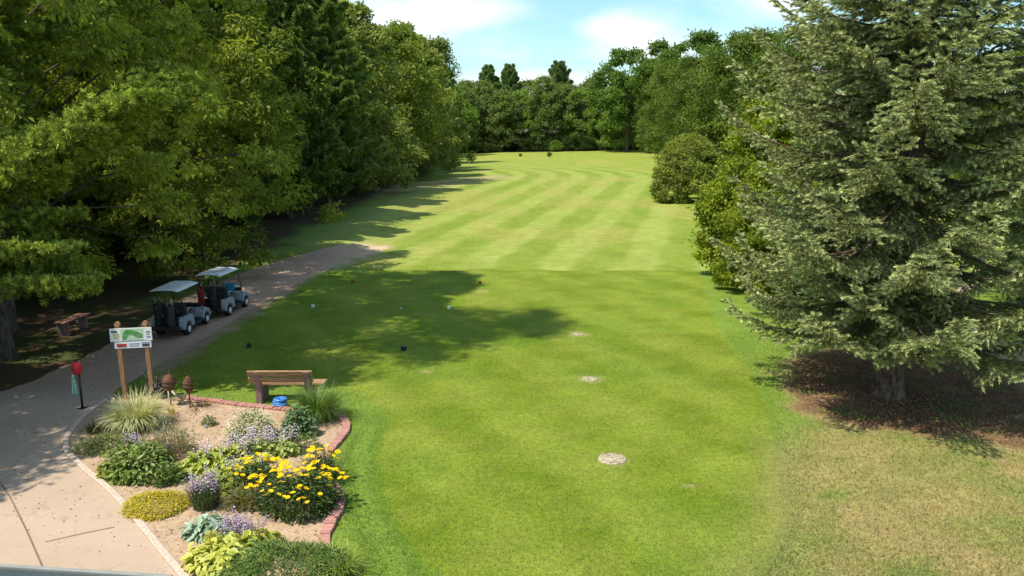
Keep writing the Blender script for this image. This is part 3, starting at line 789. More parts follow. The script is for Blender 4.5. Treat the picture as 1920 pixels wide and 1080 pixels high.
# ------------------------------------------------------------------ white pine with soft needle boughs
def pine_tufts(rng, p, d, ln, ntuft, tl, T0, T1, nn=15):
    """p (n,3) shoot starts, d dirs, ln lengths -> needle tufts along each shoot"""
    n = len(p); ti = np.repeat(np.arange(n), ntuft); u = np.tile((np.arange(ntuft)+.6)/ntuft, n)
    q = p[ti]+d[ti]*(ln[ti]*u)[:, None]+rng.normal(size=(len(ti), 3))*.03
    dd = norm(d[ti]+rng.normal(size=(len(ti), 3))*.35+np.array([0, 0, .25]))
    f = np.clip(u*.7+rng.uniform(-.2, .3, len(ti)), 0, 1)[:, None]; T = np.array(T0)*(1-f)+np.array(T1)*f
    ni = np.repeat(np.arange(len(q)), nn)
    nd = norm(dd[ni]*.9+rand_dirs(rng, len(ni))*.85)
    L = tl*rng.uniform(.7, 1.15, len(ni))[:, None]; w = norm(np.cross(nd, rand_dirs(rng, len(ni))))*.006
    a = q[ni]; b = a+nd*L
    V = np.stack([a-w, a+w, b+w*.5, b-w*.5], 1).reshape(-1, 3)
    return V, np.repeat(T[ni], 4, axis=0)
def make_pine(seed, H, Rm, base, extra=(), whorl=.75, per=5, tl=.13, r0=.30, dens=1.0, nn=14, widen=1.0, up=(.02, .30), T0=(.06, .095, .022), T1=(.18, .235, .055)):
    rng = np.random.default_rng(seed); rnd = random.Random(seed); tr = MB()
    pts = [(0, 0, -.15), (0, 0, .3)]+[(.12*math.sin(k*.5+seed), .1*math.sin(k*.6), H*k/12) for k in range(1, 13)]
    tr.tube(pts, [r0*1.7, r0*1.2]+[r0*(1-k/12)**.8+.02 for k in range(1, 13)], 14)
    S, D, Ln = [], [], []
    boughs = []
    z = base
    while z < H-.4:
        t = (z-base)/(H-base); Rz = Rm*float(profile('pine', np.array(t)))
        a0 = rnd.uniform(0, 6)
        for j in range(per):
            az = a0+2*PI*j/per+rnd.uniform(-.35, .35); L = Rz*rnd.uniform(.65, 1.15)
            e = (math.cos(az)*L, math.sin(az)*L, z+L*rnd.uniform(*up)+.3*t*L)
            boughs.append(((0, 0, z), e))
        z += whorl*rnd.uniform(.7, 1.3)
    boughs += list(extra)
    for b0, e in boughs:
        b0, e = np.array(b0, float), np.array(e, float); L = np.linalg.norm(e-b0); nb = max(5, int(L/.2))
        ss = np.linspace(0, 1, nb); P3 = b0+(e-b0)*ss[:, None]; P3[:, 2] += -.12*L*np.sin(ss*PI)
        tr.tube([tuple(x) for x in P3[::max(1, nb//5)]], [max(.01, .02*L/2*(1-s_)+.01) for s_ in ss[::max(1, nb//5)]], 5, cap=False)
        d = norm(np.gradient(P3, axis=0)); side = norm(np.cross(d, np.array([0, 0, 1.])))
        for q in range(int(nb*.25), nb):
            for sgn in (-1, 1):
                if rnd.random() > dens: continue
                S.append(P3[q]); ln = (.25+.32*L*(1-ss[q])**.7)*rnd.uniform(.6, 1.15)
                D.append(norm(d[q]*rnd.uniform(.6, 1)+side[q]*sgn*rnd.uniform(.5, 1)+np.array([0, 0, rnd.uniform(-.12, .22)]))); Ln.append(min(ln, 1.1))
        S.append(P3[-2]); D.append(d[-1]); Ln.append(.4)
    S, D, Ln = map(np.array, (S, D, Ln))
    # second order shoots
    m = 5; si = np.repeat(np.arange(len(S)), m); u = np.tile((np.arange(m)+1)/m, len(S))
    sg = np.where(np.tile(np.arange(m), len(S)) % 2 == 0, 1., -1.)[:, None]
    p = S[si]+D[si]*(Ln[si]*u)[:, None]; sd = norm(np.cross(D[si], np.array([0, 0, 1.])))
    dd = norm(D[si]+sd*sg*.8+rng.normal(size=(len(si), 3))*.2+np.array([0, 0, .12])); l2 = Ln[si]*.35*rng.uniform(.6, 1.2, len(si))
    V, T = pine_tufts(rng, p, dd, l2, 3, tl, T0, T1, nn)
    if widen != 1.0:
        q = V.reshape(-1, 4, 3); c = (q[:, 0:1]+q[:, 1:2])/2; c2 = (q[:, 2:3]+q[:, 3:4])/2
        q[:, :2] = c+(q[:, :2]-c)*widen; q[:, 2:] = c2+(q[:, 2:]-c2)*widen; V = q.reshape(-1, 3)
    k = Kind(); k.crown = fast_mesh('crown', V, np.arange(len(V)).reshape(-1, 4), M['needle'], T)
    bmesh.ops.recalc_face_normals(tr.bm, faces=tr.bm.faces)
    k.trunk = bpy.data.meshes.new('trunk'); tr.bm.to_mesh(k.trunk); tr.bm.free(); k.trunk.materials.append(M['bark']); k.H, k.R = H, Rm
    k.count = len(V)//4
    return k
px0, py0, _ = P(2, 672)
def rel(px, py, Y):
    a = at_y(px, py, Y); return (a[0]-px0, a[1]-py0, a[2])
extra = [((.1, 0, 6.5), rel(285, 180, 17.1)), ((.1, 0, 6.4), rel(235, 205, 17.3)), ((.1, 0, 6.2), rel(170, 245, 17.0)), ((.1, 0, 6.6), rel(290, 160, 18.0)), ((0, 0, 4.6), rel(140, 530, 17.7)), ((0, 0, 4.8), rel(100, 470, 17.4)), ((.1, -.1, 6.6), rel(300, 168, 17.5)), ((.1, 0, 6.2), rel(215, 215, 17.8)), ((0, 0, 5.2), rel(120, 265, 17.6)), ((0, 0, 4.2), rel(150, 545, 18.2)), ((0, 0, 4.5), rel(60, 480, 17.8)), ((0, 0, 4.6), rel(95, 500, 18.6)),
         ((0, 0, 5.0), rel(130, 400, 19.2)), ((0, 0, 6.4), rel(260, 190, 18.2)), ((0, 0, 4.4), rel(-20, 470, 17.2)), ((0, 0, 5.2), rel(70, 300, 17.2)), ((.1, 0, 6.5), rel(330, 150, 18.6)), ((0, 0, 4.1), rel(20, 530, 17.6))]
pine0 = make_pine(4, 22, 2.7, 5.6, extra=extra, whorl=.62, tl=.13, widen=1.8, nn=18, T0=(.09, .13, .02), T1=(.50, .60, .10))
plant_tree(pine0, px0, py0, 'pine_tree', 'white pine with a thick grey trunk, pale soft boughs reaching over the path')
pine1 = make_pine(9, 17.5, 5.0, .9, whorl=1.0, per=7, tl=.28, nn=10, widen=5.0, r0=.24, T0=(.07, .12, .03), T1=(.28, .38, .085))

# ------------------------------------------------------------------ broadleaf kinds
maple = kind_of_tree(31, 30, 7.4, 2.4, .36, nclump=500, ntwig=26, nleaf=13, lsize=.17, lwidth=.5, kind='skirt', c1=(.10, .14, .018), c2=(.42, .46, .07), csize=.125, droop=.6, inner=.42, flat=.42, spread=.7, spray=.26, radial=1.0, nlimb=70, limb_r=.16)
mapleb = kind_of_tree(37, 18, 6.6, .5, .28, nclump=300, ntwig=24, nleaf=11, lsize=.22, lwidth=.5, spread=.8, radial=1.0, kind='skirt', c1=(.10, .145, .02), c2=(.36, .40, .07), csize=.14, droop=.5, inner=.42, flat=.45, spray=.2, nlimb=40, limb_r=.18)
decA = kind_of_tree(41, 17, 5.8, .8, .26, nclump=210, ntwig=22, nleaf=9, lsize=.32, kind='skirt', spread=1.0, radial=.6, c1=(.13, .165, .04), c2=(.35, .39, .11), spray=.12, csize=.15, droop=.35, flat=.8)
decB = kind_of_tree(43, 17, 6.2, 2.2, .28, nclump=110, ntwig=22, nleaf=9, lsize=.38, kind='round', c1=(.10, .145, .022), c2=(.26, .31, .055), csize=.22, droop=.35, flat=.6)
decC = kind_of_tree(47, 18, 4.0, 1.0, .24, nclump=110, ntwig=20, nleaf=9, lsize=.36, kind='oval', c1=(.10, .14, .035), c2=(.23, .28, .075), csize=.24, flat=.9)
farA = kind_of_tree(51, 18, 6.4, 1.6, .30, nclump=120, ntwig=20, nleaf=8, lsize=.50, kind='round', c1=(.10, .17, .03), c2=(.26, .38, .065), csize=.16, flat=.5, spray=.15)
farB = kind_of_tree(53, 17, 5.8, 1.0, .28, nclump=120, ntwig=20, nleaf=8, lsize=.48, kind='round', c1=(.09, .14, .035), c2=(.24, .31, .08), csize=.18, flat=.7)
oak = kind_of_tree(57, 20, 6.6, 4.5, .36, nclump=66, ntwig=24, nleaf=9, lsize=.50, kind='round', c1=(.06, .115, .02), c2=(.16, .25, .042), csize=.20, flat=.55, nlimb=26)
pinef = make_pine(61, 22, 3.7, 9.0, whorl=1.1, per=4, tl=.62, nn=7, widen=8.0, r0=.22, up=(.5, 1.3), dens=.8, T0=(.10, .16, .05), T1=(.24, .34, .10))

shadepine = kind_of_tree(91, 34, 3.9, 18.5, .30, nclump=72, ntwig=22, nleaf=9, lsize=.30, kind='pine', lwidth=.3, c1=(.06, .10, .02), c2=(.16, .21, .05), csize=.20, flat=.5, nlimb=24, top=.95)  # out-of-view pine, added so that its high crown shades the tee
plant_tree(shadepine, -14.6, 16.6, 'pine_tree', 'added tall bare-trunked pine, unseen past the picture edge, its high crown shading the tee')
G1 = 'trees along the shaded side of the fairway'
nearrow = [
 (maple, -15.9, 24.2, 1.0, .4, 'maple_tree', 'leafy maple hanging over the parked golf carts, bright leaf sprays on its outer twigs'),
 (mapleb, -16.2, 36.0, 1.05, 2.0, 'maple_tree', 'dense maple next up the fairway from the tree above the carts'),
 (mapleb, -18.2, 12.4, 1.0, 3.3, 'maple_tree', 'dark maple crown over the pavement at the top corner beside the pine trunk'),
 (pine1, -16.2, 46.0, 1.0, 1.0, 'pine_tree', 'full pine behind the second maple, boughs sweeping low to the rough'),
 (pine1, -15.6, 56.0, 1.0, 2.6, 'pine_tree', 'full pine with layered boughs standing where the tree shade meets the mown stripes'),
 (pine1, -15.2, 66.5, .98, 4.4, 'pine_tree', 'pine with flat yellow-green boughs, last pine before the row of rounder trees'),
 (decA, -15.2, 79.0, 1.04, .7, 'deciduous_tree', 'tall pale-topped tree just past the last pine of the row'),
 (decB, -14.0, 92.0, 1.02, 1.9, 'deciduous_tree', 'round dark tree with its bare trunk visible beside sunlit sand-coloured ground'),
 (decA, -13.6, 104.0, 1.1, 3.7, 'deciduous_tree', 'bushy light green tree over the patch of shade near the bare strip'),
 (decA, -13.2, 119.0, 1.12, 5.1, 'deciduous_tree', 'outermost light green tree of the row, its leaves reaching down to the grass'),
 (decC, -13.6, 150.0, 1.22, 1.2, 'deciduous_tree', 'tall narrow grey-green tree standing apart where the row ends'),
]
for k, x, y, s, rz, nm, lb in nearrow:
    plant_tree(k, x, y, nm, lb, G1, s=s, rz=rz)
back = [(decA, -19.5, 41.5, .95), (decB, -19.5, 51, .95), (decA, -19, 61.3, .95), (decB, -18.6, 73, .95), (decA, -18, 86, .95), (decB, -17.5, 98, .95), (decA, -17, 111, .95), (decB, -16.5, 128, 1.0), (maple, -26, 24, .9), (mapleb, -25.5, 34, 1.15), (mapleb, -25, 45, 1.15), (decA, -24, 57, 1.12), (decB, -24, 70, 1.15), (decA, -23.5, 84, 1.1), (decB, -23, 98, 1.1), (decA, -22, 113, 1.1), (decB, -21, 133, 1.05), (farA, -22, 165, 1.0), (farB, -19, 180, 1.0), (farA, -16, 196, .95), (mapleb, -24, 16.5, 1.05)]
for i, (k, x, y, s) in enumerate(back):
    plant_tree(k, x, y, 'deciduous_tree', 'tree deep in the wood behind the front row, only pieces of its crown visible', 'trees deep in the wood', s=s, rz=i*1.7)

# undergrowth that closes the wood
bushk = kind_of_tree(71, 3.4, 2.6, .1, .06, nclump=60, ntwig=18, nleaf=10, lsize=.16, kind='round', c1=(.03, .055, .012), c2=(.07, .11, .022), csize=.28, nlimb=10, limb_r=.5)
for i, (x, y, s) in enumerate([(-20.5, 22, 1), (-19.5, 27.5, 1.05), (-20.5, 33, 1), (-20, 39, 1.1), (-20, 46, 1.1), (-20.5, 54, 1.1), (-20, 63, 1.2), (-24, 26, 1.5), (-24.5, 37, 1.5), (-20, 74, 1.2), (-18.5, 31, .8)]):
    plant_tree(bushk, x, y, 'bush', 'dark bush in the deep shade under the trees', 'undergrowth bushes in the wood', s=s, rz=i*2.1, cat='bush')

# far edge of the fairway
G2 = 'trees closing the far end of the fairway'
fardef = [(-34, 221, 'A', .95), (-27, 218, 'B', .95), (-20, 221, 'A', .9), (-13.5, 216, 'B', .93), (-8, 221, 'B', .9), (-2.5, 217, 'B', .92), (3, 220, 'A', .80), (8.5, 216, 'B', .80), (14, 220, 'B', .84), (19, 217, 'A', .84), (25, 219, 'A', .90), (31, 216, 'A', .95), (37, 219, 'B', 1.0), (43, 216, 'A', 1.05), (50, 218, 'A', 1.1), (57, 216, 'B', 1.1), (64, 218, 'A', 1.1), (72, 217, 'A', 1.1)]
rnd = random.Random(2)
words = {'A': 'broad dark green tree', 'B': 'dull olive tree'}
where = ['far beyond the fairway, hidden behind the near row of trees', 'in the far wood, its top just above the row of trees', 'far wood edge next to the tall narrow tree', 'at the far wood edge where the row of trees ends', 'under the first pair of far pine tops', 'directly below the second feathery pine top', 'right of the two pine tops at the far wood edge', 'behind the small stake in the far grass', 'just behind the small light green far shrub', 'below the tallest single pine top at the far edge', 'beside the small light green far shrub, trunk showing', 'with twin pale trunks at the far wood edge', 'where the far grass rises towards the oaks', 'beneath the ragged oak tops', 'beside the clipped dome bush, far behind it', 'far behind the dome bush', 'far behind the yellow-green tree', 'far behind the big spruce']
for i, (x, y, k, s) in enumerate(fardef):
    plant_tree(farA if k == 'A' else farB, x, y, 'deciduous_tree', words[k]+' '+where[i], G2, s=s, rz=rnd.uniform(0, 6), sz=s*rnd.uniform(.92, 1.38))
for i, x in enumerate(range(-40, 90, 9)):
    plant_tree(farB, x, 234+rnd.uniform(-3, 3), 'deciduous_tree', 'tree in the second rank of the far wood, seen only between the trees in front', 'second rank of the far wood', s=1.12, rz=rnd.uniform(0, 6))
for i in range(26):
    x = -36+i*3.9+rnd.uniform(-1, 1)
    plant_tree(bushk, x, 211.5+rnd.uniform(-1, 3)+(4 if i % 2 else 0), 'bush', 'low dark bush at the foot of the far wood', 'bushes at the foot of the far wood', s=rnd.uniform(.9, 1.5), rz=i*1.3, cat='bush')
for px, pt, sc_, lb in [(917, 122, 1.0, 'feathery pine top, first of the close pair above the far trees'), (956, 122, 1.0, 'feathery pine top, second of the close pair above the far trees'), (1046, 118, 1.05, 'taller feathery pine top standing alone above the far trees')]:
    x = (px-960)/FPX*226; top = CAM_H+226*((540-pt)/FPX*CT-ST)/(CT+ST*(540-pt)/FPX)
    plant_tree(pinef, x, 226, 'pine_tree', lb, 'pine tops above the far wood', s=(top/22.0)*sc_*1.0, rz=px*.01, sz=top/22.0*.97)
for px, pt, Y, lb in [(1172, 96, 196, 'ragged oak with sky gaps, first of the oaks on the rising far grass'), (1232, 84, 190, 'ragged oak with bare forks, in the middle of the far oaks'), (1290, 66, 176, 'tall oak merging into the nearer round trees')]:
    x = (px-960)/FPX*Y; top = CAM_H+Y*((540-pt)/FPX*CT-ST)/(CT+ST*(540-pt)/FPX)
    plant_tree(oak, x, Y, 'oak_tree', lb, 'oaks at the far bend', s=top/20.0*.95, rz=px*.02, sz=top/20.0)
plant_tree(farB, (1215-960)/FPX*188, 188, 'conifer_tree', 'dark spreading conifer low on the far bend beside the dome bush', None, s=.5, rz=1)
plant_tree(farA, (1165-960)/FPX*200, 203, 'deciduous_tree', 'green round tree with pale trunks at the foot of the first oak', None, s=.75, rz=2.2)
# nearer trees on the right
G3 = 'round trees behind the spruce'
roundk = kind_of_tree(67, 17.5, 8.2, 1.6, .34, nclump=190, ntwig=24, nleaf=9, lsize=.34, kind='round', c1=(.06, .10, .018), c2=(.17, .23, .04), csize=.17, droop=.4, flat=.65, inner=.4)
for px, pt, Y, rz, lb in [(1400, 62, 98, .5, 'big round-topped tree rising behind the dome bush'), (1300, 108, 128, 2.2, 'round tree filling the space between the far oaks and the big round-topped tree'), (1500, 52, 90, 3.6, 'round tree half hidden by the top boughs of the spruce'), (1262, 118, 160, 5.0, 'round far tree between the ragged oaks')]:
    x = (px-960)/FPX*Y; top = CAM_H+Y*((540-pt)/FPX*CT-ST)/(CT+ST*(540-pt)/FPX); s = top/17.5
    plant_tree(roundk, x, Y, 'deciduous_tree', lb, G3, s=s*(.82 if pt > 100 else 1), rz=rz, sz=s)
for i, (x, y, k, s) in enumerate([(46, 92, roundk, .75), (60, 100, decB, .9), (74, 96, decA, .9), (88, 104, decB, .95), (52, 120, decA, 1), (40, 66, decB, .7)]):
    plant_tree(k, x, y, 'deciduous_tree', 'tree across the neighbouring fairway, glimpsed through the spruce', 'trees glimpsed through the spruce', s=s, rz=i*1.1)

# clipped dome bush, yellow-green tree
dome = kind_of_tree(73, 5.7, 2.7, .05, .10, nclump=330, ntwig=22, nleaf=10, lsize=.17, kind='dome', c1=(.12, .16, .03), c2=(.34, .38, .08), csize=.11, inner=.86, flat=.9, droop=.1, nlimb=24, limb_r=.5)
dx, dy, _ = P(1300, 383)
plant_tree(dome, dx, dy+2.4, 'dome_bush', 'dense dome-shaped dark bush at the edge of the mown fairway', None, cat='bush')
bright = kind_of_tree(79, 6.6, 2.5, .1, .09, nclump=200, ntwig=22, nleaf=13, lsize=.15, kind='oval', c1=(.11, .17, .016), c2=(.32, .37, .035), spray=.2, csize=.20, inner=.5, flat=.8, droop=.3, nlimb=20, limb_r=.5)
plant_tree(bright, 11.2, 34.2, 'yellow_green_tree', 'bright yellow-green leafy tree between the dome bush and the spruce', None, rz=.6, s=1.1)
plant_tree(bright, 9.9, 30.6, 'yellow_green_tree', 'lower yellow-green sapling clump spilling out below the bright leafy tree', None, rz=3.1, s=.72)
# small far plants and stakes
sapl = kind_of_tree(83, 2.6, 1.5, .1, .04, nclump=24, ntwig=14, nleaf=8, lsize=.30, kind='round', c1=(.08, .14, .02), c2=(.17, .25, .04), csize=.35, nlimb=6, limb_r=.5)
x, y, _ = P(1050, 290); plant_tree(sapl, x, 209, 'shrub', 'small light green shrub at the foot of the far wood', None, cat='shrub')
for px, lb in [(975, 'smaller dark sapling in the far grass, toward the pair of pine tops'), (1027, 'larger grey sapling in the far grass beside the light green shrub')]:
    x, y, _ = P(px, 291); plant_tree(sapl, x, y*.96, 'sapling', lb, 'small saplings in the far grass', s=.24 if px < 1000 else .34, cat='sapling')
# weeds under the spruce

# ------------------------------------------------------------------ flower bed plants
def local(px, py):
    p = P(px, py); return (p[0], p[1], .022)
def blades(rng, n, r, h, w, c1, c2, arch=.6, seg=4, spread=1.0, stripe=None):
    """arching grass blades rooted in a disc of radius r*.45"""
    a = rng.uniform(0, 2*PI, n); rr = r*.45*np.sqrt(rng.uniform(0, 1, n))
    base = np.stack([np.cos(a)*rr, np.sin(a)*rr, np.zeros(n)], -1)
    out = norm(np.stack([np.cos(a), np.sin(a), np.zeros(n)], -1)+rng.normal(size=(n, 3))*np.array([.45, .45, 0]))
    L = h*rng.uniform(.65, 1.15, n); ar = arch*rng.uniform(.3, 1.3, n)*spread
    side = np.stack([-out[:, 1], out[:, 0], np.zeros(n)], -1); Vs = []
    for k in range(seg+1):
        t = k/seg
        th = ar*t
        pos = base+out*(L*np.sin(th*1.1)*t*.75+rr*0)[:, None]+np.array([0, 0, 1.])*(L*t*np.cos(th*.95))[:, None]
        ww = w*(1-t**1.6)*.5+.0006
        Vs += [pos-side*ww, pos+side*ww]
    V = np.stack(Vs, 1)                      # n, 2(seg+1), 3
    V[..., 2] = np.maximum(V[..., 2], .004)
    f = rng.uniform(0, 1, n)[:, None]; T = np.array(c1)*(1-f)+np.array(c2)*f
    m = 2*(seg+1); F = []
    for k in range(seg): F.append(np.stack([np.arange(n)*m+2*k, np.arange(n)*m+2*k+1, np.arange(n)*m+2*k+3, np.arange(n)*m+2*k+2], -1))
    TT = np.repeat(T[:, None], m, axis=1)
    if stripe is not None: TT[:, 1::2] = np.array(stripe)
    return V.reshape(-1, 3), np.concatenate(F), TT.reshape(-1, 3)
def ovate(rng, pos, axis, nrm, size, width, cin, cedge):
    """broad leaves with a paler margin: 2 x 5 quads"""
    n = len(pos); axis = norm(axis); side = norm(np.cross(axis, nrm)); up = np.cross(side, axis)
    prof = [(0, .05), (.2, .62), (.45, 1), (.75, .72), (1, .02)]
    Vs, Ts = [], []
    for t, wd in prof:
        for j, e in enumerate((-1, -.55, 0, .55, 1)):
            z = -.28*t*t+.12*abs(e)*wd-.05
            Vs.append(pos+axis*(size*t)[:, None]+side*(size*width*.5*wd*e)[:, None]+up*(size*z)[:, None])
            Ts.append(cedge if abs(e) == 1 or t == 1 else cin)
    V = np.stack(Vs, 1); T = np.stack(Ts, 1); F = []
    for a in range(4):
        for j in range(4):
            b = np.arange(n)*25+a*5+j; F.append(np.stack([b, b+1, b+6, b+5], -1))
    return V.reshape(-1, 3), np.concatenate(F), T.reshape(-1, 3)
def joinm(parts):
    V, F, T, k = [], [], [], 0
    for v, f, t in parts: V.append(v); F.append(f+k); T.append(t); k += len(v)
    return np.concatenate(V), np.concatenate(F), np.concatenate(T)
def mound(rng, rx, ry, h, n, size, width, c1, c2, cedge=None, broad=False, upright=0.0, ragged=.2, fill=.5):
    a = rng.uniform(0, 2*PI, n); q = rng.uniform(0, 1, n)
    el = np.arcsin(rng.uniform(.02, 1, n)); k = 1+ragged*np.sin(3*a+rng.uniform(0, 6))*.5+rng.normal(size=n)*ragged*.35
    rad = (fill+(1-fill)*rng.uniform(0, 1, n)**.5)*k
    pos = np.stack([np.cos(a)*np.cos(el)*rx*rad, np.sin(a)*np.cos(el)*ry*rad, np.sin(el)*h*rad], -1)
    o = norm(pos/np.array([rx, ry, h])+1e-6)
    ax = norm(o*np.array([1, 1, .25])+rng.normal(size=(n, 3))*.35+np.array([0, 0, upright-.15]))
    nr = norm(o*.55+np.array([0, 0, .85])+rng.normal(size=(n, 3))*.25)
    sz = size*rng.uniform(.65, 1.25, n); f = rng.uniform(0, 1, n)[:, None]; T = np.array(c1)*(1-f)+np.array(c2)*f
    pos = pos-ax*(sz*.5)[:, None]; pos[:, 2] = np.maximum(pos[:, 2], .01)
    if broad:
        return ovate(rng, pos, ax, nr, sz, width, T, np.repeat(np.array([cedge if cedge is not None else c2]), n, axis=0)*rng.uniform(.85, 1.1, (n, 1)))
    return leaves(pos, ax, nr, sz, width, T)
def stems(rng, n, rx, ry, h, c=(.10, .12, .05), w=.006):
    return blades(rng, n, (rx+ry), h, w, c, c, arch=.5, seg=2)
def leafmesh(name, parts, mat='plant'):
    V, F, T = joinm(parts); return fast_mesh(name, V, F, M[mat], T)
def daisy_mesh(r, c=(.86, .60, .012), cc=(.70, .38, .01), n=9):
    rng = np.random.default_rng(1); V, F, T = [], [], []
    for k in range(n):
        a = 2*PI*k/n; d = np.array([math.cos(a), math.sin(a), .25]); s = np.array([-math.sin(a), math.cos(a), 0])
        b = len(V); V += [tuple(d*r*.15), tuple(d*r*.65+s*r*.33+np.array([0, 0, r*.08])), tuple(d*r), tuple(d*r*.65-s*r*.33+np.array([0, 0, r*.08]))]
        F.append((b, b+1, b+2, b+3)); T += [c]*4
    b = len(V)
    for k in range(8): a = 2*PI*k/8; V.append((math.cos(a)*r*.28, math.sin(a)*r*.28, r*.1)); T.append(cc)
    V.append((0, 0, r*.3)); T.append(cc)
    for k in range(0, 8, 1): F.append((b+k, b+(k+1) % 8, b+8, b+8))
    # quads only: turn the button triangles into thin quads
    F2 = []
    for f in F:
        if f[2] == f[3]:
            p, q = np.array(V[f[0]]), np.array(V[f[1]]); V.append(tuple((np.array(V[b+8])+p)/2)); T.append(cc); F2.append((f[0], f[1], f[2], len(V)-1))
        else: F2.append(f)
    return fast_mesh('flower', np.array(V), np.array(F2), M['petal'], np.array(T))
def bell_spike_mesh(h, n, size, c1, c2, stem=(.16, .19, .08), seed=3):
    """a scape with small bells along its top"""
    rng = np.random.default_rng(seed)
    z = h*(.45+.55*(np.arange(n)+.5)/n); a = np.arange(n)*2.4
    pos = np.stack([np.cos(a)*.008, np.sin(a)*.008, z], -1)
    m = 4; ti = np.repeat(np.arange(n), m); aa = np.tile(np.arange(m)*2*PI/m, n)
    ax = norm(np.stack([np.cos(a), np.sin(a), np.full(n, -.15)], -1))[ti]+np.stack([np.cos(aa), np.sin(aa), np.sin(aa*2)], -1)*.45
    f = rng.uniform(0, 1, n*m)[:, None]; T = np.array(c1)*(1-f)+np.array(c2)*f
    P1 = leaves(pos[ti], ax, rand_dirs(rng, n*m), np.full(n*m, size)*rng.uniform(.8, 1.2, n*m), .6, T)
    V2 = np.array([(-.003, 0, 0), (.003, 0, 0), (.002, 0, h), (-.002, 0, h), (0, -.003, 0), (0, .003, 0), (0, .002, h), (0, -.002, h)])
    return leafmesh('flower_spike', [P1, (V2, np.array([(0, 1, 2, 3), (4, 5, 6, 7)]), np.array([stem]*8))], 'petal')
def bloom(parent, name, me, places):
    first = None
    for (x, y, z, s, rx, ry, rz) in places:
        o = bpy.data.objects.new(name, me); link(o, parent)
        o.location = (x, y, z); o.scale = (s, s, s); o.rotation_euler = (rx, ry, rz)
rng = np.random.default_rng(2024)
def plant(name, label, cat, px, py, group=None):
    t = thing(name, label, cat, local(px, py), 0, group); t.scale = (1.1, 1.1, 1.08)
    return t
def add(parent, name, parts, mat='plant'):
    return obj(name, leafmesh(name, parts, mat), parent)

# ornamental grass, variegated
t = plant('ornamental_grass', 'large tufted cream-striped grass clump at the foot of the signboard posts', 'ornamental grass', 258, 803)
add(t, 'foliage', [blades(rng, 900, .62, .72, .018, (.18, .24, .07), (.34, .40, .16), arch=1.35, stripe=(.80, .76, .42)), blades(rng, 360, .66, .48, .013, (.10, .16, .04), (.20, .26, .08), arch=1.5)])
add(t, 'seed_head', [blades(rng, 70, .35, .78, .006, (.28, .22, .10), (.40, .32, .16), arch=.45)])
t = plant('creeping_plant', 'low olive-green creeping plant at the bed corner nearest the ball washer', 'garden plant', 200, 842)
add(t, 'foliage', [mound(rng, .58, .46, .26, 1900, .05, .5, (.13, .17, .04), (.28, .31, .10)), mound(rng, .30, .22, .26, 400, .05, .5, (.12, .17, .05), (.24, .28, .10))])
t = plant('sedge_clump', 'dark wispy clump between the creeping plant and the path edge', 'garden plant', 178, 812)
add(t, 'foliage', [blades(rng, 150, .3, .28, .010, (.06, .08, .03), (.14, .15, .06), arch=1.2)])
t = plant('phlox_plant', 'small low plant with pale violet bloom just behind the dark green bush', 'flower', 246, 838)
add(t, 'foliage', [mound(rng, .24, .18, .16, 260, .05, .4, (.10, .14, .05), (.20, .24, .10))])
add(t, 'blossom', [mound(rng, .25, .17, .27, 240, .035, .9, (.42, .32, .55), (.62, .54, .70))], 'petal')
t = plant('leafy_bush', 'dense dark green leafy bush with a yellow-edged left flank near the kerb', 'garden plant', 262, 892)
add(t, 'foliage', [mound(rng, .60, .46, .52, 1400, .11, .5, (.09, .15, .025), (.28, .36, .08), fill=.6), blades(rng, 60, .5, .3, .01, (.1, .15, .03), (.1, .15, .03))])
add(t, 'variegated_leaf', [mound(rng, .22, .22, .26, 130, .15, .7, (.34, .40, .07), (.50, .52, .12), cedge=(.66, .62, .16), broad=True)]).location = (-.42, -.04, 0)
t = plant('grey_bush', 'loose grey-brown seeding bush to the lower side of the striped grass', 'garden plant', 322, 856)
add(t, 'foliage', [mound(rng, .52, .44, .58, 1500, .06, .28, (.16, .17, .07), (.32, .30, .15), upright=.8, ragged=.4), blades(rng, 240, .5, .52, .006, (.20, .15, .10), (.34, .27, .20), arch=.7)])
bs = bell_spike_mesh(.5, 12, .04, (.16, .10, .42), (.28, .20, .60))
t = plant('bellflower', 'single deep violet flower stalk in front of the grey-brown bush', 'flower', 312, 868)
add(t, 'foliage', [blades(rng, 30, .12, .2, .01, (.10, .15, .05), (.16, .2, .07), arch=1)])
bloom(t, 'flower_spike', bs, [(0, 0, 0, .75, 0, 0, 0), (.03, .02, 0, .68, .1, 0, 2), (-.03, .01, 0, .62, -.1, .1, 1)])
t = plant('leafy_clump', 'smaller mid-green clump touching the dark green bush on its lawn side', 'garden plant', 316, 906)
add(t, 'foliage', [mound(rng, .27, .24, .30, 420, .09, .35, (.09, .15, .03), (.20, .26, .07), upright=.4), blades(rng, 90, .28, .33, .012, (.1, .16, .04), (.2, .27, .08), arch=1.1)])
t = plant('groundcover_mound', 'flat mustard-yellow mat of groundcover beside the kerb', 'groundcover', 293, 955)
add(t, 'foliage', [mound(rng, .50, .43, .22, 5200, .032, .5, (.34, .28, .02), (.62, .50, .03), fill=.75, ragged=.12), mound(rng, .47, .40, .20, 1200, .03, .5, (.16, .19, .03), (.30, .30, .05), fill=.8, ragged=.1)])
t = plant('seedling_plant', 'small round green plant alone on the bare soil', 'garden plant', 392, 799)
add(t, 'foliage', [mound(rng, .16, .15, .20, 260, .055, .4, (.09, .14, .03), (.20, .26, .08), upright=.3)])
t = plant('daylily_sprig', 'tiny yellow-tipped sprig beside the striped grass', 'garden plant', 322, 778)
add(t, 'foliage', [blades(rng, 26, .14, .30, .014, (.45, .38, .03), (.60, .50, .05), arch=1.0)])
t = plant('pale_bush', 'bush dusted with cream-white bloom behind the lavender hosta spikes', 'garden plant', 474, 822)
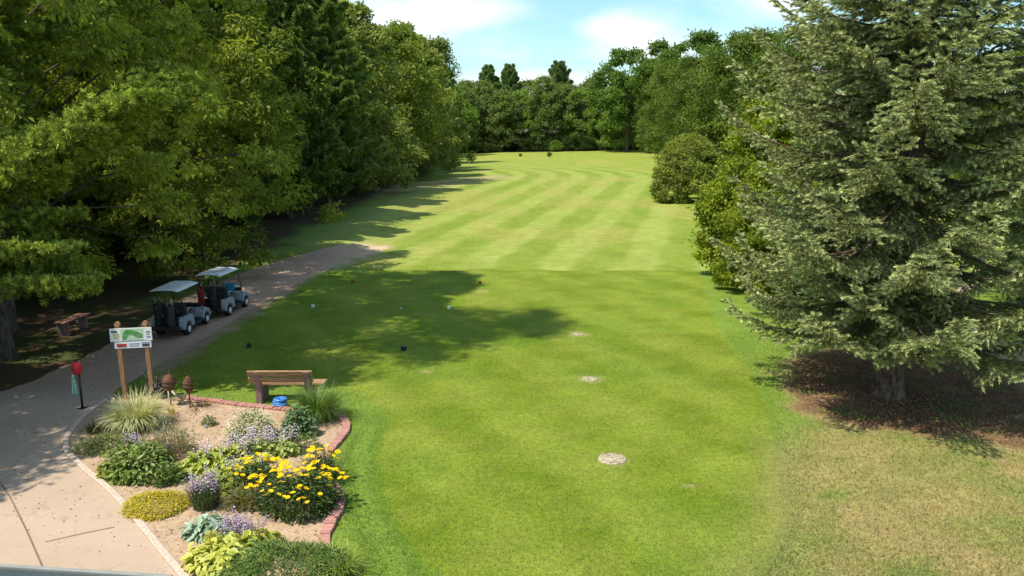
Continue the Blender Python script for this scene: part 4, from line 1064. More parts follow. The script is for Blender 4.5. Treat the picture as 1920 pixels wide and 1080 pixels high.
add(t, 'foliage', [mound(rng, .48, .38, .52, 1300, .06, .5, (.15, .20, .06), (.32, .35, .15))])
add(t, 'blossom', [mound(rng, .50, .40, .56, 760, .032, .9, (.55, .52, .36), (.74, .70, .56), fill=.85)], 'petal')
hs = bell_spike_mesh(.42, 9, .032, (.66, .54, .64), (.84, .76, .80))
def hosta(label, px, py, r, h, nl, nspk, seed, c1=(.20, .28, .03), c2=(.36, .42, .06), ce=(.62, .60, .16), group=None):
    g = np.random.default_rng(seed)
    t = plant('hosta', label, 'hosta', px, py, group)
    add(t, 'foliage', [mound(g, r, r*.85, h, int(nl*1.7), .125, .7, c1, c2, cedge=ce, broad=True, fill=.45)])
    if nspk:
        a = g.uniform(0, 2*PI, nspk); q = np.sqrt(g.uniform(0, 1, nspk))*r*.8
        bloom(t, 'flower_spike', hs, [(math.cos(a[i])*q[i], math.sin(a[i])*q[i]*.85, h*.35, g.uniform(.75, 1.1), g.uniform(-.3, .3), g.uniform(-.3, .3), g.uniform(0, 6)) for i in range(nspk)])
    return t
hosta('yellow-green hosta at the soil-side end of the hosta drift, few flower spikes', 378, 886, .42, .32, 210, 4, 1)
hosta('hosta thick with pale lavender spikes in the middle of the drift', 424, 876, .46, .34, 230, 22, 2)
hosta('hosta with lavender spikes directly below the cream-dusted bush', 478, 858, .46, .32, 200, 30, 3, c1=(.16, .24, .05), c2=(.28, .36, .09))
hosta('hosta with lavender spikes next to the glossy peony', 522, 852, .38, .28, 140, 20, 4, c1=(.16, .24, .05), c2=(.28, .36, .09))
hosta('yellow-edged hosta behind the violet sage clump', 420, 916, .40, .28, 190, 6, 5)
hosta('yellow-edged hosta tucked against the smaller yellow daisy clump', 464, 902, .38, .28, 180, 10, 6)
# violet clump with strap leaves
ps = bell_spike_mesh(.46, 11, .030, (.50, .36, .54), (.70, .58, .70), seed=8)
t = plant('sage_plant', 'upright dark-leaved clump topped with violet spikes beside the mustard mat', 'flower', 386, 952)
add(t, 'foliage', [blades(rng, 420, .42, .44, .013, (.05, .09, .03), (.14, .19, .07), arch=.75)])
bloom(t, 'flower_spike', ps, [(rng.uniform(-.2, .2), rng.uniform(-.16, .16), .10, rng.uniform(.8, 1.15), rng.uniform(-.2, .2), rng.uniform(-.2, .2), rng.uniform(0, 6)) for _ in range(26)])
t = plant('fading_clump', 'brownish-green fading clump between the violet clump and the yellow daisies', 'garden plant', 460, 952)
add(t, 'foliage', [mound(rng, .34, .28, .34, 620, .07, .3, (.14, .15, .04), (.28, .27, .09), upright=.4), blades(rng, 160, .4, .36, .01, (.15, .16, .05), (.28, .25, .10), arch=1.1)])
# yellow daisies
dm = daisy_mesh(.042)
def daisies(label, px, py, rx, ry, h, nleaf, nfl, seed, lean=0):
    g = np.random.default_rng(seed); t = plant('daisy_bush', label, 'flower', px, py)
    add(t, 'foliage', [mound(g, rx, ry, h, nleaf, .085, .36, (.035, .07, .018), (.13, .19, .05), upright=.3, fill=.45), blades(g, 260, (rx+ry), h*1.05, .010, (.06, .10, .03), (.14, .19, .06), arch=.7)])
    pl_ = []
    for i in range(nfl):
        a = g.uniform(0, 2*PI); q = math.sqrt(g.uniform(0, 1))
        x, y = math.cos(a)*q*rx*1.15, math.sin(a)*q*ry*1.15
        z = h*(1.02-.42*q*q)+g.uniform(0, .14)
        pl_.append((x, y, z, g.uniform(.8, 1.25), g.uniform(-.5, .4), g.uniform(-.4, .4), g.uniform(0, 6)))
    bloom(t, 'flower', dm, pl_)
    return t
daisies('large bush of yellow daisies spilling over the brick edging', 562, 955, .66, .52, .56, 2600, 99, 3)
daisies('smaller yellow daisy clump beside the hostas', 486, 922, .42, .34, .46, 900, 44, 4)
daisies('sparse yellow daisy stems against the brick edging behind the large daisy bush', 606, 905, .26, .34, .50, 420, 26, 6)
t = plant('glossy_peony', 'glossy dark green peony in front of the bench grass', 'garden plant', 560, 818)
add(t, 'foliage', [mound(rng, .34, .30, .56, 560, .14, .42, (.07, .14, .045), (.22, .31, .13), fill=.5)])
t = plant('green_shrub', 'small plain green shrub between the peony and the yellow daisies', 'garden plant', 578, 846)
add(t, 'foliage', [mound(rng, .26, .24, .34, 480, .06, .4, (.09, .14, .03), (.20, .26, .07), upright=.2)])
t = plant('olive_clump', 'thin olive clump at the peony foot on the hosta side', 'garden plant', 545, 842)
add(t, 'foliage', [mound(rng, .16, .16, .34, 240, .07, .3, (.14, .17, .04), (.25, .27, .09), upright=.5)])
t = plant('tall_grass_clump', 'tall dark green grass clump beside the bench end', 'ornamental grass', 596, 786)
add(t, 'foliage', [blades(rng, 1100, .62, .72, .010, (.06, .12, .02), (.20, .28, .05), arch=1.15), blades(rng, 300, .7, .5, .010, (.10, .17, .03), (.22, .30, .06), arch=1.5)])
t = plant('yellow_sprig', 'thin stems with tiny yellow bloom beyond the tall grass clump', 'flower', 632, 772)
add(t, 'foliage', [blades(rng, 26, .16, .34, .006, (.14, .2, .05), (.2, .28, .08), arch=.7)])
add(t, 'blossom', [mound(rng, .12, .10, .36, 26, .03, .9, (.62, .52, .03), (.75, .62, .05), fill=.9)], 'petal')
t = plant('silver_plant', 'silvery blue-green leafy plant near the kerb below the violet clump', 'garden plant', 392, 1003)
add(t, 'foliage', [mound(rng, .33, .28, .26, 230, .15, .5, (.16, .24, .18), (.36, .46, .36), cedge=(.50, .60, .48), broad=True, fill=.5)])
t = plant('golden_sprig', 'small golden-yellow plant set in front of the silvery plant', 'garden plant', 400, 1020)
add(t, 'foliage', [mound(rng, .17, .14, .18, 420, .04, .4, (.34, .32, .03), (.55, .46, .05))])
t = plant('catmint_plant', 'hazy grey-violet flowering clump beside the bright yellow hosta', 'flower', 458, 1018)
add(t, 'foliage', [mound(rng, .28, .24, .26, 420, .04, .4, (.16, .18, .12), (.28, .30, .20), upright=.4)])
bloom(t, 'flower_spike', bell_spike_mesh(.36, 16, .026, (.42, .31, .46), (.62, .50, .62), seed=12), [(rng.uniform(-.24, .24), rng.uniform(-.2, .2), .06, rng.uniform(.75, 1.1), rng.uniform(-.4, .4), rng.uniform(-.4, .4), rng.uniform(0, 6)) for _ in range(40)])
hosta('bright yellow variegated hosta at the kerb end of the bed, partly out of the picture', 432, 1056, .56, .32, 380, 0, 7, c1=(.30, .36, .04), c2=(.50, .52, .08), ce=(.70, .64, .20))
hosta('narrow yellow hosta between the grey-violet clump and the juniper', 486, 1026, .32, .22, 120, 0, 8, c1=(.34, .40, .05), c2=(.52, .52, .09), ce=(.70, .64, .22))
t = plant('juniper_shrub', 'wide low feathery green juniper at the bottom edge of the bed', 'shrub', 530, 1080)
add(t, 'foliage', [mound(rng, .88, .62, .36, 6500, .065, .26, (.07, .13, .025), (.22, .31, .07), fill=.72, ragged=.15, upright=.1)])
t = plant('blade_grass', 'bright yellow-green strap grass at the end of the brick edging', 'ornamental grass', 624, 1076)
add(t, 'foliage', [blades(rng, 420, .62, .38, .012, (.18, .26, .04), (.36, .42, .08), arch=1.1)])
t = plant('dry_sprig', 'flattened dry brown sprig lying on the soil near the pale driftwood', 'garden plant', 372, 768)
add(t, 'foliage', [blades(rng, 70, .45, .34, .009, (.20, .13, .07), (.32, .24, .13), arch=1.9)])
# stone beside the seedling
def rock(name, label, px, py, sx_, sy_, sz_, mat, seed, cat='stone', z=.02):
    bm = bmesh.new(); bmesh.ops.create_icosphere(bm, subdivisions=3, radius=1); r_ = random.Random(seed)
    of = [Vector((r_.uniform(-1, 1), r_.uniform(-1, 1), r_.uniform(-1, 1))).normalized() for _ in range(7)]
    for v in bm.verts:
        k = 1
        for q in of:
            d_ = v.co.normalized().dot(q)
            if d_ > .72: k -= (d_-.72)*.55
        v.co = Vector((v.co.x*sx_*k, v.co.y*sy_*k, max(-.4, v.co.z)*sz_*k))
    for f in bm.faces: f.smooth = True
    me = bpy.data.meshes.new(name); bm.to_mesh(me); bm.free(); me.materials.append(mat)
    o = obj(name, me); p = P(px, py); o.location = (p[0], p[1], z+sz_*.25)
    return tag(o, label, cat)
rock('white_stone', 'small white stone in front of the lone round plant on the soil', 386, 802, .055, .045, .045, M['white'], 3)
rock('pale_stone', 'pale pointed stone at the foot of the nearer signpost on the path side', 214, 757, .07, .06, .11, M['driftwood'], 5)
rock('small_stone', 'small whitish stone beneath the dark driftwood pile', 305, 742, .05, .03, .07, M['driftwood'], 8)

# ------------------------------------------------------------------ disc markers set in the lawn
def disc(label, px, py, r, ragged):
    b = MB(); b.lathe([(r*.98, -.05), (r, .006), (r*.96, .016), (r*.5, .020), (.01, .021)], seg=28)
    o = b.build('marker_disc', M['disc2' if ragged else 'disc']); p = P(px, py); o.location = (p[0], p[1], p[2]+.004); o.rotation_euler = (0, 0, px)
    tag(o, label, 'marker disc', 'round discs set in the lawn')
disc('large clean pebbled disc set flush in the lawn, nearest of the line of discs', 1148, 861, .27, 0)
disc('worn disc half overgrown, second of the line of discs', 1106, 711, .20, 1)
disc('faint disc in a dusty spot, third of the line of discs', 1084, 627, .18, 1)

# ------------------------------------------------------------------ tee markers
def tee_marker(label, px, py, mat, s=.07, cat='tee marker', lean=0.0):
    t = thing('tee_marker', label, cat, P(px, py), px*.3, 'tee markers on the lawn')
    b = MB(); b.box((0, 0, s*.85), (s*1.7, s*1.5, s*1.5), bevel=s*.28); b.build('body', mat, t)
    b = MB(); b.tube([(0, 0, -.06), (0, 0, s*.3)], .01, 8); b.build('spike', M['chrome'], t)
tee_marker('white tee marker nearer the golf carts', 587, 577, M['white'])
tee_marker('white tee marker in the middle of the shaded tee', 842, 580, M['white'])
tee_marker('black tee marker between the bench and the golf carts', 467, 651, M['black'], .08)
tee_marker('navy tee marker in the shade beyond the bench', 757, 657, M['bluedark'], .08)
tee_marker('dull red tee marker on the path side of the back of the tee', 661, 530, M['redmark'], .065)
tee_marker('dull red tee marker on the sunny side of the back of the tee', 900, 532, M['redmark'], .065)
tee_marker('tiny pale peg between the two white tee markers', 752, 580, M['white'], .035, 'tee peg')

# ------------------------------------------------------------------ signboard on two posts
def signboard():
    pa, pb = Vector(P(236, 750)), Vector(P(288, 747))
    c = (pa+pb)/2; d = pb-pa; w = d.length; rz = math.atan2(d.y, d.x)
    t = thing('hole_signboard', 'white hole map signboard on two round-topped wooden posts', 'signboard', (c.x, c.y, .02), rz)
    Hh = 1.86
    for sg in (-1, 1):
        b = MB(); x = sg*(w/2-.005)
        b.bar((x, 0, -.1), (x-.03*1, .0, Hh-.07), .125, .10, bevel=.012)
        q = [(.0625*math.cos(a), .05*0+.0625*math.sin(a)) for a in np.linspace(0, PI, 9)]
        b.prism([(px_, py_) for px_, py_ in q], .098, Matrix.Translation((x-.03, .049, Hh-.075)) @ Matrix.Rotation(PI/2, 4, 'X'))
        b.build('post', M['wood'], t)
    def panel(name, mat, x0, x1, z0, z1, y=-.062, th=.014):
        b = MB(); b.box(((x0+x1)/2, y, (z0+z1)/2), (x1-x0, th, z1-z0), bevel=.003); return b.build(name, mat, t)
    up = panel('map_board', M['signboard'], -.49, .41, 1.40, 1.71)
    lo = panel('sponsor_board', M['signboard'], -.41, .38, 1.235, 1.385)
    def patch(par, mat, name, x0, x1, z0, z1, k=1):
        b = MB(); b.box(((x0+x1)/2, -.0705-.0015*k, (z0+z1)/2), (x1-x0, .003, z1-z0)); return b.build(name, mat, par)
    # the drawn hole: a crooked green fairway shape on a pale ground
    patch(up, M['mappale'], 'map_ground', -.25, .22, 1.425, 1.69, 1)
    b = MB(); pts = [(-.23, 1.45), (-.20, 1.60), (-.14, 1.67), (-.02, 1.665), (.10, 1.62), (.20, 1.56), (.205, 1.48), (.10, 1.47), (.02, 1.53), (-.07, 1.56), (-.12, 1.50), (-.15, 1.44)]
    b.prism(pts, .003, Matrix.Translation((0, -.0725, 0)) @ Matrix.Rotation(PI/2, 4, 'X')); b.build('map_fairway', M['mapgreen'], up)
    patch(up, M['signdark'], 'emblem', -.455, -.33, 1.615, 1.655); patch(up, M['signtan'], 'notice', -.42, -.30, 1.475, 1.59)
    patch(up, M['signdark'], 'distance_bar', .29, .375, 1.595, 1.615); patch(up, M['signblue'], 'distance_bar', .29, .375, 1.475, 1.50)
    patch(up, M['signdark'], 'distance_bar', .29, .36, 1.545, 1.557)
    patch(lo, M['signred'], 'sponsor_plate', -.36, -.15, 1.27, 1.345); patch(lo, M['signblue'], 'sponsor_plate', -.10, .13, 1.33, 1.345); patch(lo, M['signblue'], 'sponsor_plate', -.10, .11, 1.285, 1.297)
    patch(lo, M['signdark'], 'sponsor_plate', .18, .34, 1.265, 1.325); patch(lo, M['signblue'], 'sponsor_plate', .17, .35, 1.34, 1.365)
signboard()

# ------------------------------------------------------------------ ball washer
def ball_washer():
    t = thing('ball_washer', 'red golf ball washer on a thin black post beside the path', 'ball washer', P(155, 766), -.25)
    b = MB(); b.tube([(0, 0, -.05), (0, 0, .86)], .026, 12); b.box((0, 0, .012), (.16, .16, .024), bevel=.005); b.build('post', M['blackmetal'], t)
    b = MB(); b.lathe([(.05, .80), (.085, .83), (.095, .88), (.098, .98), (.09, 1.04), (.062, 1.075), (.02, 1.085)], (-.03, 0, 0), 20); b.build('washer_body', M['red'], t)
    b = MB(); b.tube([(-.03, 0, 1.08), (-.03, 0, 1.13)], .009, 8); b.lathe([(.012, 1.12), (.028, 1.13), (.028, 1.15), (.01, 1.16)], (-.03, 0, 0), 12); b.build('plunger_handle', M['blackmetal'], t)
    b = MB(); b.box((-.055, -.10, .95), (.08, .02, .05), bevel=.008); b.build('label_plate', M['redcloth'], t)
    b = MB(); b.tube([(0, 0, .79), (-.06, -.03, .80), (-.115, -.04, .795), (-.12, -.04, .765)], .006, 6); b.build('towel_hook', M['chrome'], t)
    k = thing('hand_towel', 'pale green towel hanging from the ball washer', 'towel', P(155, 766), -.25)
    bm = bmesh.new(); nx2, nz2 = 9, 14; g = []
    for j in range(nz2):
        v = j/(nz2-1); row = []
        for i in range(nx2):
            u = i/(nx2-1)-.5; wd = .055+.075*min(1, v*2.2)
            row.append(bm.verts.new((-.12+u*wd, -.045+.018*math.sin(u*11+v*2)*(.4+v), .775-.44*v)))
        g.append(row)
    for j in range(nz2-1):
        for i in range(nx2-1): f = bm.faces.new((g[j][i], g[j][i+1], g[j+1][i+1], g[j+1][i])); f.smooth = True
    me = bpy.data.meshes.new('cloth'); bm.to_mesh(me); bm.free(); me.materials.append(M['towel'])
    o = obj('cloth', me, k); m = o.modifiers.new('solid', 'SOLIDIFY'); m.thickness = .012
    b = MB(); b.box((-.12, -.045, .775), (.05, .03, .035), bevel=.006); b.build('clip', M['white'], k)
ball_washer()

# ------------------------------------------------------------------ bench with stone supports, seen from behind
def bench():
    pa, pb = Vector(P(486, 757)), Vector(P(580, 756)); d = pb-pa; w = d.length; c = (pa+pb)/2
    t = thing('park_bench', 'wooden plank bench on rough stone supports, its back to the flower bed', 'bench', (c.x, c.y, 0), math.atan2(d.y, d.x)-.03)
    # local: +y is the way the sitter looks (towards the tee), the back leans to -y
    prof = [(.00, 0), (.50, 0), (.50, .36), (.10, .40), (-.10, .84), (-.20, .82), (-.03, .36), (-.03, 0)]
    for sg in (-1, 1):
        b = MB(); M4 = Matrix.Translation((sg*w/2-.07, 0, -.02)) @ Matrix(((0, 0, 1, 0), (1, 0, 0, 0), (0, 1, 0, 0), (0, 0, 0, 1)))
        b.prism(prof, .15, M4); o = b.build('support', M['stone'], t, bevel=.018)
    def board(name, y0, z0, y1, z1, th, x0=-.76, x1=.71):
        dy, dz = y1-y0, z1-z0; a = math.atan2(dz, dy); L = math.hypot(dy, dz)
        b = MB(); b.box(((x0+x1)/2, (y0+y1)/2, (z0+z1)/2), (x1-x0, L, th), Matrix.Rotation(a, 3, 'X'), bevel=.008); return b.build(name, M['plank'], t)
    board('back_board', -.12, .70, -.175, .83, .045)
    board('back_board', -.05, .53, -.10, .65, .045)
    board('seat_board', .12, .425, .29, .415, .05, -.72, .90)
    board('seat_board', .31, .413, .50, .403, .05, -.72, .90)
bench()

# blue coiled hose under the bench
t = thing('coiled_hose', 'blue hose coiled in a heap under the bench end', 'hose', P(526, 764))
b = MB(); rnd = random.Random(9)
for k in range(6):
    r_ = .165-.006*k+rnd.uniform(-.012, .008); z = .03+k*.034; ox, oy = rnd.uniform(-.012, .012), rnd.uniform(-.012, .012)
    tl_ = rnd.uniform(-.05, .05)
    b.tube([(math.cos(a)*r_+ox, math.sin(a)*r_*.95+oy, z+tl_*math.cos(a)*r_*1.2) for a in np.linspace(0, 2*PI, 28)], .018, 8)
for k in range(3):
    b.tube([(math.cos(a)*(.12-.032*k), math.sin(a)*(.12-.032*k), .205-.012*k) for a in np.linspace(0, 2*PI, 24)], .018, 8)
b.build('coil', M['blue'], t)
b = MB(); b.tube([(.15, -.05, .05), (.20, -.10, .03), (.22, -.17, .03)], .018, 8); b.build('hose_end', M['blue'], t)
b = MB(); b.tube([(.22, -.17, .03), (.228, -.20, .03)], .022, 8); b.build('brass_fitting', M['signtan'], t)

# ------------------------------------------------------------------ rusty ornaments and driftwood
def ornament(label, px, py, ptop, w, stake_mat, lean):
    base = Vector(P(px, py)); base.z = .022
    t = thing('garden_ornament', label, 'garden ornament', base, lean, 'rusty ornaments on stakes'); t.scale = (1, 1, .84)
    b = MB(); b.tube([(0, 0, -.05), (0, 0, .46)], .015, 8); b.build('stake', M['blackmetal'], t)
    b = MB(); b.lathe([(.02, .40), (.07, .44), (w*.85, .54), (w, .64), (w*.92, .74), (w*.62, .83), (w*.28, .875), (.01, .88)], (0, 0, 0), 22)
    o = b.build('urn_body', M['rust'], t)
    b = MB()
    for z, q in ((.60, 1.01), (.70, .985)): b.lathe([(w*q*.97, z-.008), (w*q+.006, z-.008), (w*q+.006, z+.008), (w*q*.97, z+.008)], seg=22)
    b.build('band', M['darkdrift'], t)
    b = MB()
    for sg in (-1, 1): b.tube([(sg*.03, 0, .86), (sg*.06, 0, .92), (sg*.045, -.01, .97)], [.014, .010, .003], 6)
    b.build('ear_tuft', M['rust'], t)
ornament('rusty barrel-shaped ornament on a stake nearer the signpost', 321, 762, 0, .145, 'blackmetal', .3)
ornament('rusty barrel-shaped ornament on a stake nearer the bench', 357, 766, 0, .115, 'blackmetal', -.4)
def branch(b, p0, p1, r0, r1, rnd, kinks=4, sag=.08):
    p0, p1 = Vector(p0), Vector(p1); pts = [p0.lerp(p1, k/kinks)+Vector((rnd.uniform(-1, 1), rnd.uniform(-1, 1), rnd.uniform(-1, 1)))*sag*(p1-p0).length*(0 < k < kinks) for k in range(kinks+1)]
    b.tube(pts, [r0+(r1-r0)*k/kinks for k in range(kinks+1)], 7); return pts
rnd = random.Random(3)
base = Vector(P(342, 758)); 
b = MB()
branch(b, (.02, 0, .10), (-.36, .12, .34), .035, .018, rnd); branch(b, (.0, 0, .10), (.32, -.05, .46), .055, .018, rnd)
branch(b, (-.14, .04, .2), (-.26, .0, .42), .014, .006, rnd, 3); branch(b, (.16, .02, .25), (.2, .0, .42), .012, .005, rnd, 3)
branch(b, (0, 0, .12), (.02, -.05, -.02), .035, .03, rnd, 2); branch(b, (-.36, .12, .34), (-.40, .14, -.02), .02, .018, rnd, 2)
o = b.build('pale_driftwood', M['driftwood']); o.location = (base.x, base.y, .022); tag(o, 'pale bleached forked branch in front of the rusty ornaments', 'driftwood')
base = Vector(P(300, 748)); b = MB(); rnd = random.Random(13)
for k in range(34):
    a = rnd.uniform(0, 2*PI); r_ = rnd.uniform(.15, .42)
    branch(b, (rnd.uniform(-.15, .15), rnd.uniform(-.1, .1), rnd.uniform(.02, .2)), (math.cos(a)*r_*1.4, math.sin(a)*r_*.5, rnd.uniform(.08, .70)), rnd.uniform(.02, .045), .007, rnd, 4, .14)
o = b.build('dark_driftwood', M['darkdrift']); o.location = (base.x, base.y, .0); tag(o, 'tangled dark driftwood stump pile behind the signboard posts', 'driftwood')

# ------------------------------------------------------------------ plank bench in the shade and roof corner
a, c = Vector(P(108, 632)), Vector(P(166, 612)); d = c-a
t = thing('plank_seat', 'low faded red plank bench in deep shade near the pine trunk', 'bench', ((a.x+c.x)/2, (a.y+c.y)/2, 0), math.atan2(d.y, d.x)+.12)
L = d.length*.98
for k in (-1, 1):
    b = MB(); b.box((0, k*.10, .42), (L, .17, .045), bevel=.008); b.build('seat_board', M['oldplank'], t)
for sg in (-1, 1):
    b = MB(); b.box((sg*L*.36, 0, .19), (.10, .34, .40), bevel=.01); b.build('leg', M['stone'], t)
# eave corner of the clubhouse below the camera
t = thing('porch_roof', 'grey-blue porch roof edge cut off at the bottom corner of the picture', 'roof')
q0, q1 = Vector(at_y(-60, 1060, 4.6)), Vector(at_y(190, 1083, 4.5))
dirx = (q1-q0).normalized(); rot = Matrix.Rotation(math.atan2(dirx.y, dirx.x), 3, 'Z')
mid = q0.lerp(q1, -.5); Ln = 3.6
b = MB(); b.box(mid+rot @ Vector((0, -.9, -.22)), (Ln, 1.8, .10), rot @ Matrix.Rotation(.14, 3, 'X'), bevel=.01); b.build('roof_deck', M['eave'], t)
b = MB(); b.box(q0.lerp(q1, -.5)+rot @ Vector((0, .012, -.015)), (Ln, .03, .03), rot, bevel=.006); b.build('roof_edge_trim', M['eavetrim'], t)
b = MB(); b.box(q0.lerp(q1, -.5)+rot @ Vector((0, -.085, -.045)), (Ln, .15, .06), rot, bevel=.006); b.build('gutter', M['eave'], t)

# ------------------------------------------------------------------ golf carts
def golf_cart(label, x, y, rz, roofw, extras):
    t = thing('golf_cart', label, 'golf cart', (x, y, .012), rz, 'golf carts parked on the path'); t.scale = (.82, .82, .82)
    # local: +y forward, rear axle at y=0, wheelbase 1.66
    WB, TR = 1.66, .49
    # rear body shell with rounded fenders
    def side_prof(pts, x0, x1, mat, name, par=t, bevel=.02):
        b = MB(); M4 = Matrix.Translation((x0, 0, 0)) @ Matrix(((0, 0, 1, 0), (1, 0, 0, 0), (0, 1, 0, 0), (0, 0, 0, 1)))
        b.prism(pts, x1-x0, M4); return b.build(name, mat, par, bevel=bevel)
    arch = [(.27*math.cos(a), .24+.29*math.sin(a)) for a in np.linspace(0, PI, 9)]
    for sg in (-1, 1):
        x0, x1 = (.36, .60) if sg > 0 else (-.60, -.36)
        side_prof([(-.46, .40), (-.42, .60), (-.30, .72), (.30, .74), (.46, .62), (.50, .30), (.30, .28)]+arch[:]+[(-.40, .30)], x0, x1, M['cartbody'], 'rear_fender')
    side_prof([(-.50, .34), (-.48, .66), (-.1, .70), (.42, .68), (.44, .30)], -.355, .355, M['black'], 'rear_tub')
    side_prof([(.42, .22), (.42, .30), (1.30, .30), (1.42, .40), (1.48, .40), (1.34, .22)], -.56, .56, M['black'], 'floor_pan', bevel=.012)
    # front cowl
    for sg in (-1, 1):
        x0, x1 = (.34, .585) if sg > 0 else (-.585, -.34)
        farch = [(1.66+.26*math.cos(a), .24+.28*math.sin(a)) for a in np.linspace(0, PI, 9)]
        side_prof([(1.99, .30)]+farch+[(1.34, .34), (1.36, .58), (1.60, .70), (1.88, .62), (2.02, .44)], x0, x1, M['cartbody'], 'front_fender')
    side_prof([(1.34, .34), (1.32, .88), (1.44, .92), (1.70, .78), (1.98, .62), (2.06, .42), (2.02, .28), (1.5, .26)], -.335, .335, M['cartbody'], 'front_cowl', bevel=.04)
    b = MB(); b.box((0, 1.33, .84), (1.02, .12, .16), bevel=.03); b.build('dashboard', M['black'], t)
    for sg in (-1, 1):
        b = MB(); b.lathe([(.02, 0), (.06, .005), (.065, .03), (.02, .05)], (sg*.24, 1.97, .60), 14, Matrix.Rotation(-PI/2+.3, 3, 'X')); b.build('headlight', M['roof'], t)
    for sx_ in (-1, 1):
        for yy, wd in ((0, .22), (WB, .20)):
            w_ = bpy.data.objects.new('wheel', None); link(w_, t); w_.location = (sx_*TR, yy, .225)
            rot = Matrix.Rotation(PI/2, 3, 'Y')
            b = MB(); b.lathe([(.10, -wd/2), (.19, -wd/2), (.222, -wd/2+.03), (.228, 0), (.222, wd/2-.03), (.19, wd/2), (.10, wd/2)], seg=28, rot=rot); b.build('tyre', M['rubber'], w_)
            b = MB(); ss_ = sx_
            b.lathe([(.125, 0), (.122, .012), (.09, .005), (.05, .018), (.03, .03), (.01, .03)], (ss_*(wd/2-.004), 0, 0), 20, Matrix.Rotation(ss_*PI/2, 3, 'Y')); b.build('rim', M['rim'], w_)
    # seats
    b = MB(); b.box((0, .34, .76), (1.02, .50, .13), bevel=.05); b.build('seat', M['seat'], t)
    for sg in (-1, 1):
        b = MB(); b.box((sg*.255, .06, 1.00), (.47, .10, .36), Matrix.Rotation(.16, 3, 'X'), bevel=.045); b.build('backrest', M['seat'], t)
        b = MB(); b.tube([(sg*.54, .02, .80), (sg*.545, .10, .98), (sg*.545, .36, .97), (sg*.54, .46, .80)], .016, 8); b.build('armrest', M['chrome'], t)
    # steering
    b = MB(); b.tube([(-.25, 1.36, .80), (-.25, 1.02, 1.02)], .018, 8); 
    Mr = Matrix.Rotation(-.95, 3, 'X')
    ring = [Vector((-.25, 1.0, 1.03))+Mr @ Vector((.17*math.cos(a), .17*math.sin(a), 0)) for a in np.linspace(0, 2*PI, 22)]
    b.tube(ring, .014, 8); b.build('steering_wheel', M['black'], t)
    # roof and struts
    for sg in (-1, 1):
        b = MB(); b.tube([(sg*.52, 1.42, .60), (sg*.52, 1.30, 1.10), (sg*.50, 1.06, 1.76)], .017, 8); b.build('strut', M['blackmetal'], t)
        b = MB(); b.tube([(sg*.50, -.16, .66), (sg*.50, -.28, 1.20), (sg*.50, -.30, 1.76)], .017, 8); b.build('strut', M['blackmetal'], t)
    b = MB(); bm = b.bm; nx2, ny2 = 9, 15; g = []
    for j in range(ny2):
        v = j/(ny2-1); row = []
        for i in range(nx2):
            u = i/(nx2-1)*2-1
            edge = max(abs(u)**8, abs(2*v-1)**10)
            z = 1.80+.045*(1-u*u)-.05*edge+(.012 if .25 < abs(u) < .55 else 0)
            row.append(bm.verts.new((u*roofw/2*(1-.05*abs(2*v-1)**6), -.56+v*1.78, z)))
        g.append(row)
    for j in range(ny2-1):
        for i in range(nx2-1): f = bm.faces.new((g[j][i], g[j][i+1], g[j+1][i+1], g[j+1][i])); f.smooth = True
    o = b.build('roof', M['roof'], t); m = o.modifiers.new('solid', 'SOLIDIFY'); m.thickness = .035; m.offset = -1
    # bag deck and rear frame
    b = MB(); b.box((0, -.60, .36), (.96, .34, .05), bevel=.012); b.box((0, -.78, .42), (1.0, .05, .14), bevel=.012); b.build('bag_deck', M['black'], t)
    b = MB(); b.tube([(-.42, -.42, .66), (-.42, -.46, 1.06), (.42, -.46, 1.06), (.42, -.42, .66)], .014, 8); b.build('bag_frame', M['blackmetal'], t)
    b = MB(); b.box((0, -.50, .60), (.9, .06, .38), bevel=.02); b.build('rear_panel', M['black'], t)
    return t
def golf_bag(label, x, y, mat, crt, h=.92, r=.13, seed=1, iron=True):
    rnd = random.Random(seed); t = thing('golf_bag', label, 'golf bag', (x, y, .33), crt, 'golf bags on the carts'); t.scale = (.82, .82, .82)
    tilt = .16
    b = MB(); b.lathe([(r*.9, 0), (r, .03), (r*.95, h*.5), (r*1.02, h-.03), (r*.96, h), (r*.8, h), (r*.8, h-.05), (.01, h-.06)], rot=Matrix.Rotation(tilt, 3, 'X'), seg=18); b.build('bag_body', mat, t)
    b = MB(); b.box((0, -r*.95-.06, h*.38), (r*1.3, .10, h*.4), Matrix.Rotation(tilt, 3, 'X'), bevel=.03); b.build('pocket', mat, t)
    for k in range(7):
        a = rnd.uniform(0, 6.28); q = rnd.uniform(.2, .7)*r; L = h+rnd.uniform(.10, .28)
        p0 = Vector((math.cos(a)*q, math.sin(a)*q-.12, h-.08)); p1 = p0+Vector((math.cos(a)*.03, -.05, L-h+.08))
        b = MB(); b.tube([p0, p1], .006, 6)
        if k % 3 == 0: b.lathe([(.012, -.03), (.036, -.01), (.04, .03), (.02, .06)], p1, 10)
        else: b.box(p1+Vector((.02, 0, .01)), (.065, .018, .045), bevel=.006)
        b.build('golf_club', M['chrome'] if k % 3 else M['black'], t)
c1x, c1y = -10.33, 23.72
CS = .82
golf_cart('nearer golf cart with a clean white roof and two dark bags at the back', c1x, c1y, R(-2), 1.12, 0)
c2x, c2y = -9.96, 26.28
golf_cart('farther golf cart half hidden by hanging leaves, its roof dappled', c2x, c2y, R(-5), 1.12, 0)
golf_bag('black golf bag on the back of the nearer cart, path-edge side', c1x-.2, c1y-.48, M['black'], 0, seed=2)
golf_bag('dark golf bag on the back of the nearer cart, lawn side', c1x+.17, c1y-.48, M['seat'], .1, seed=3, h=.84)
golf_bag('dark red golf bag on the back of the farther cart', c2x-.25, c2y-.50, M['redcloth'], 0, seed=4)
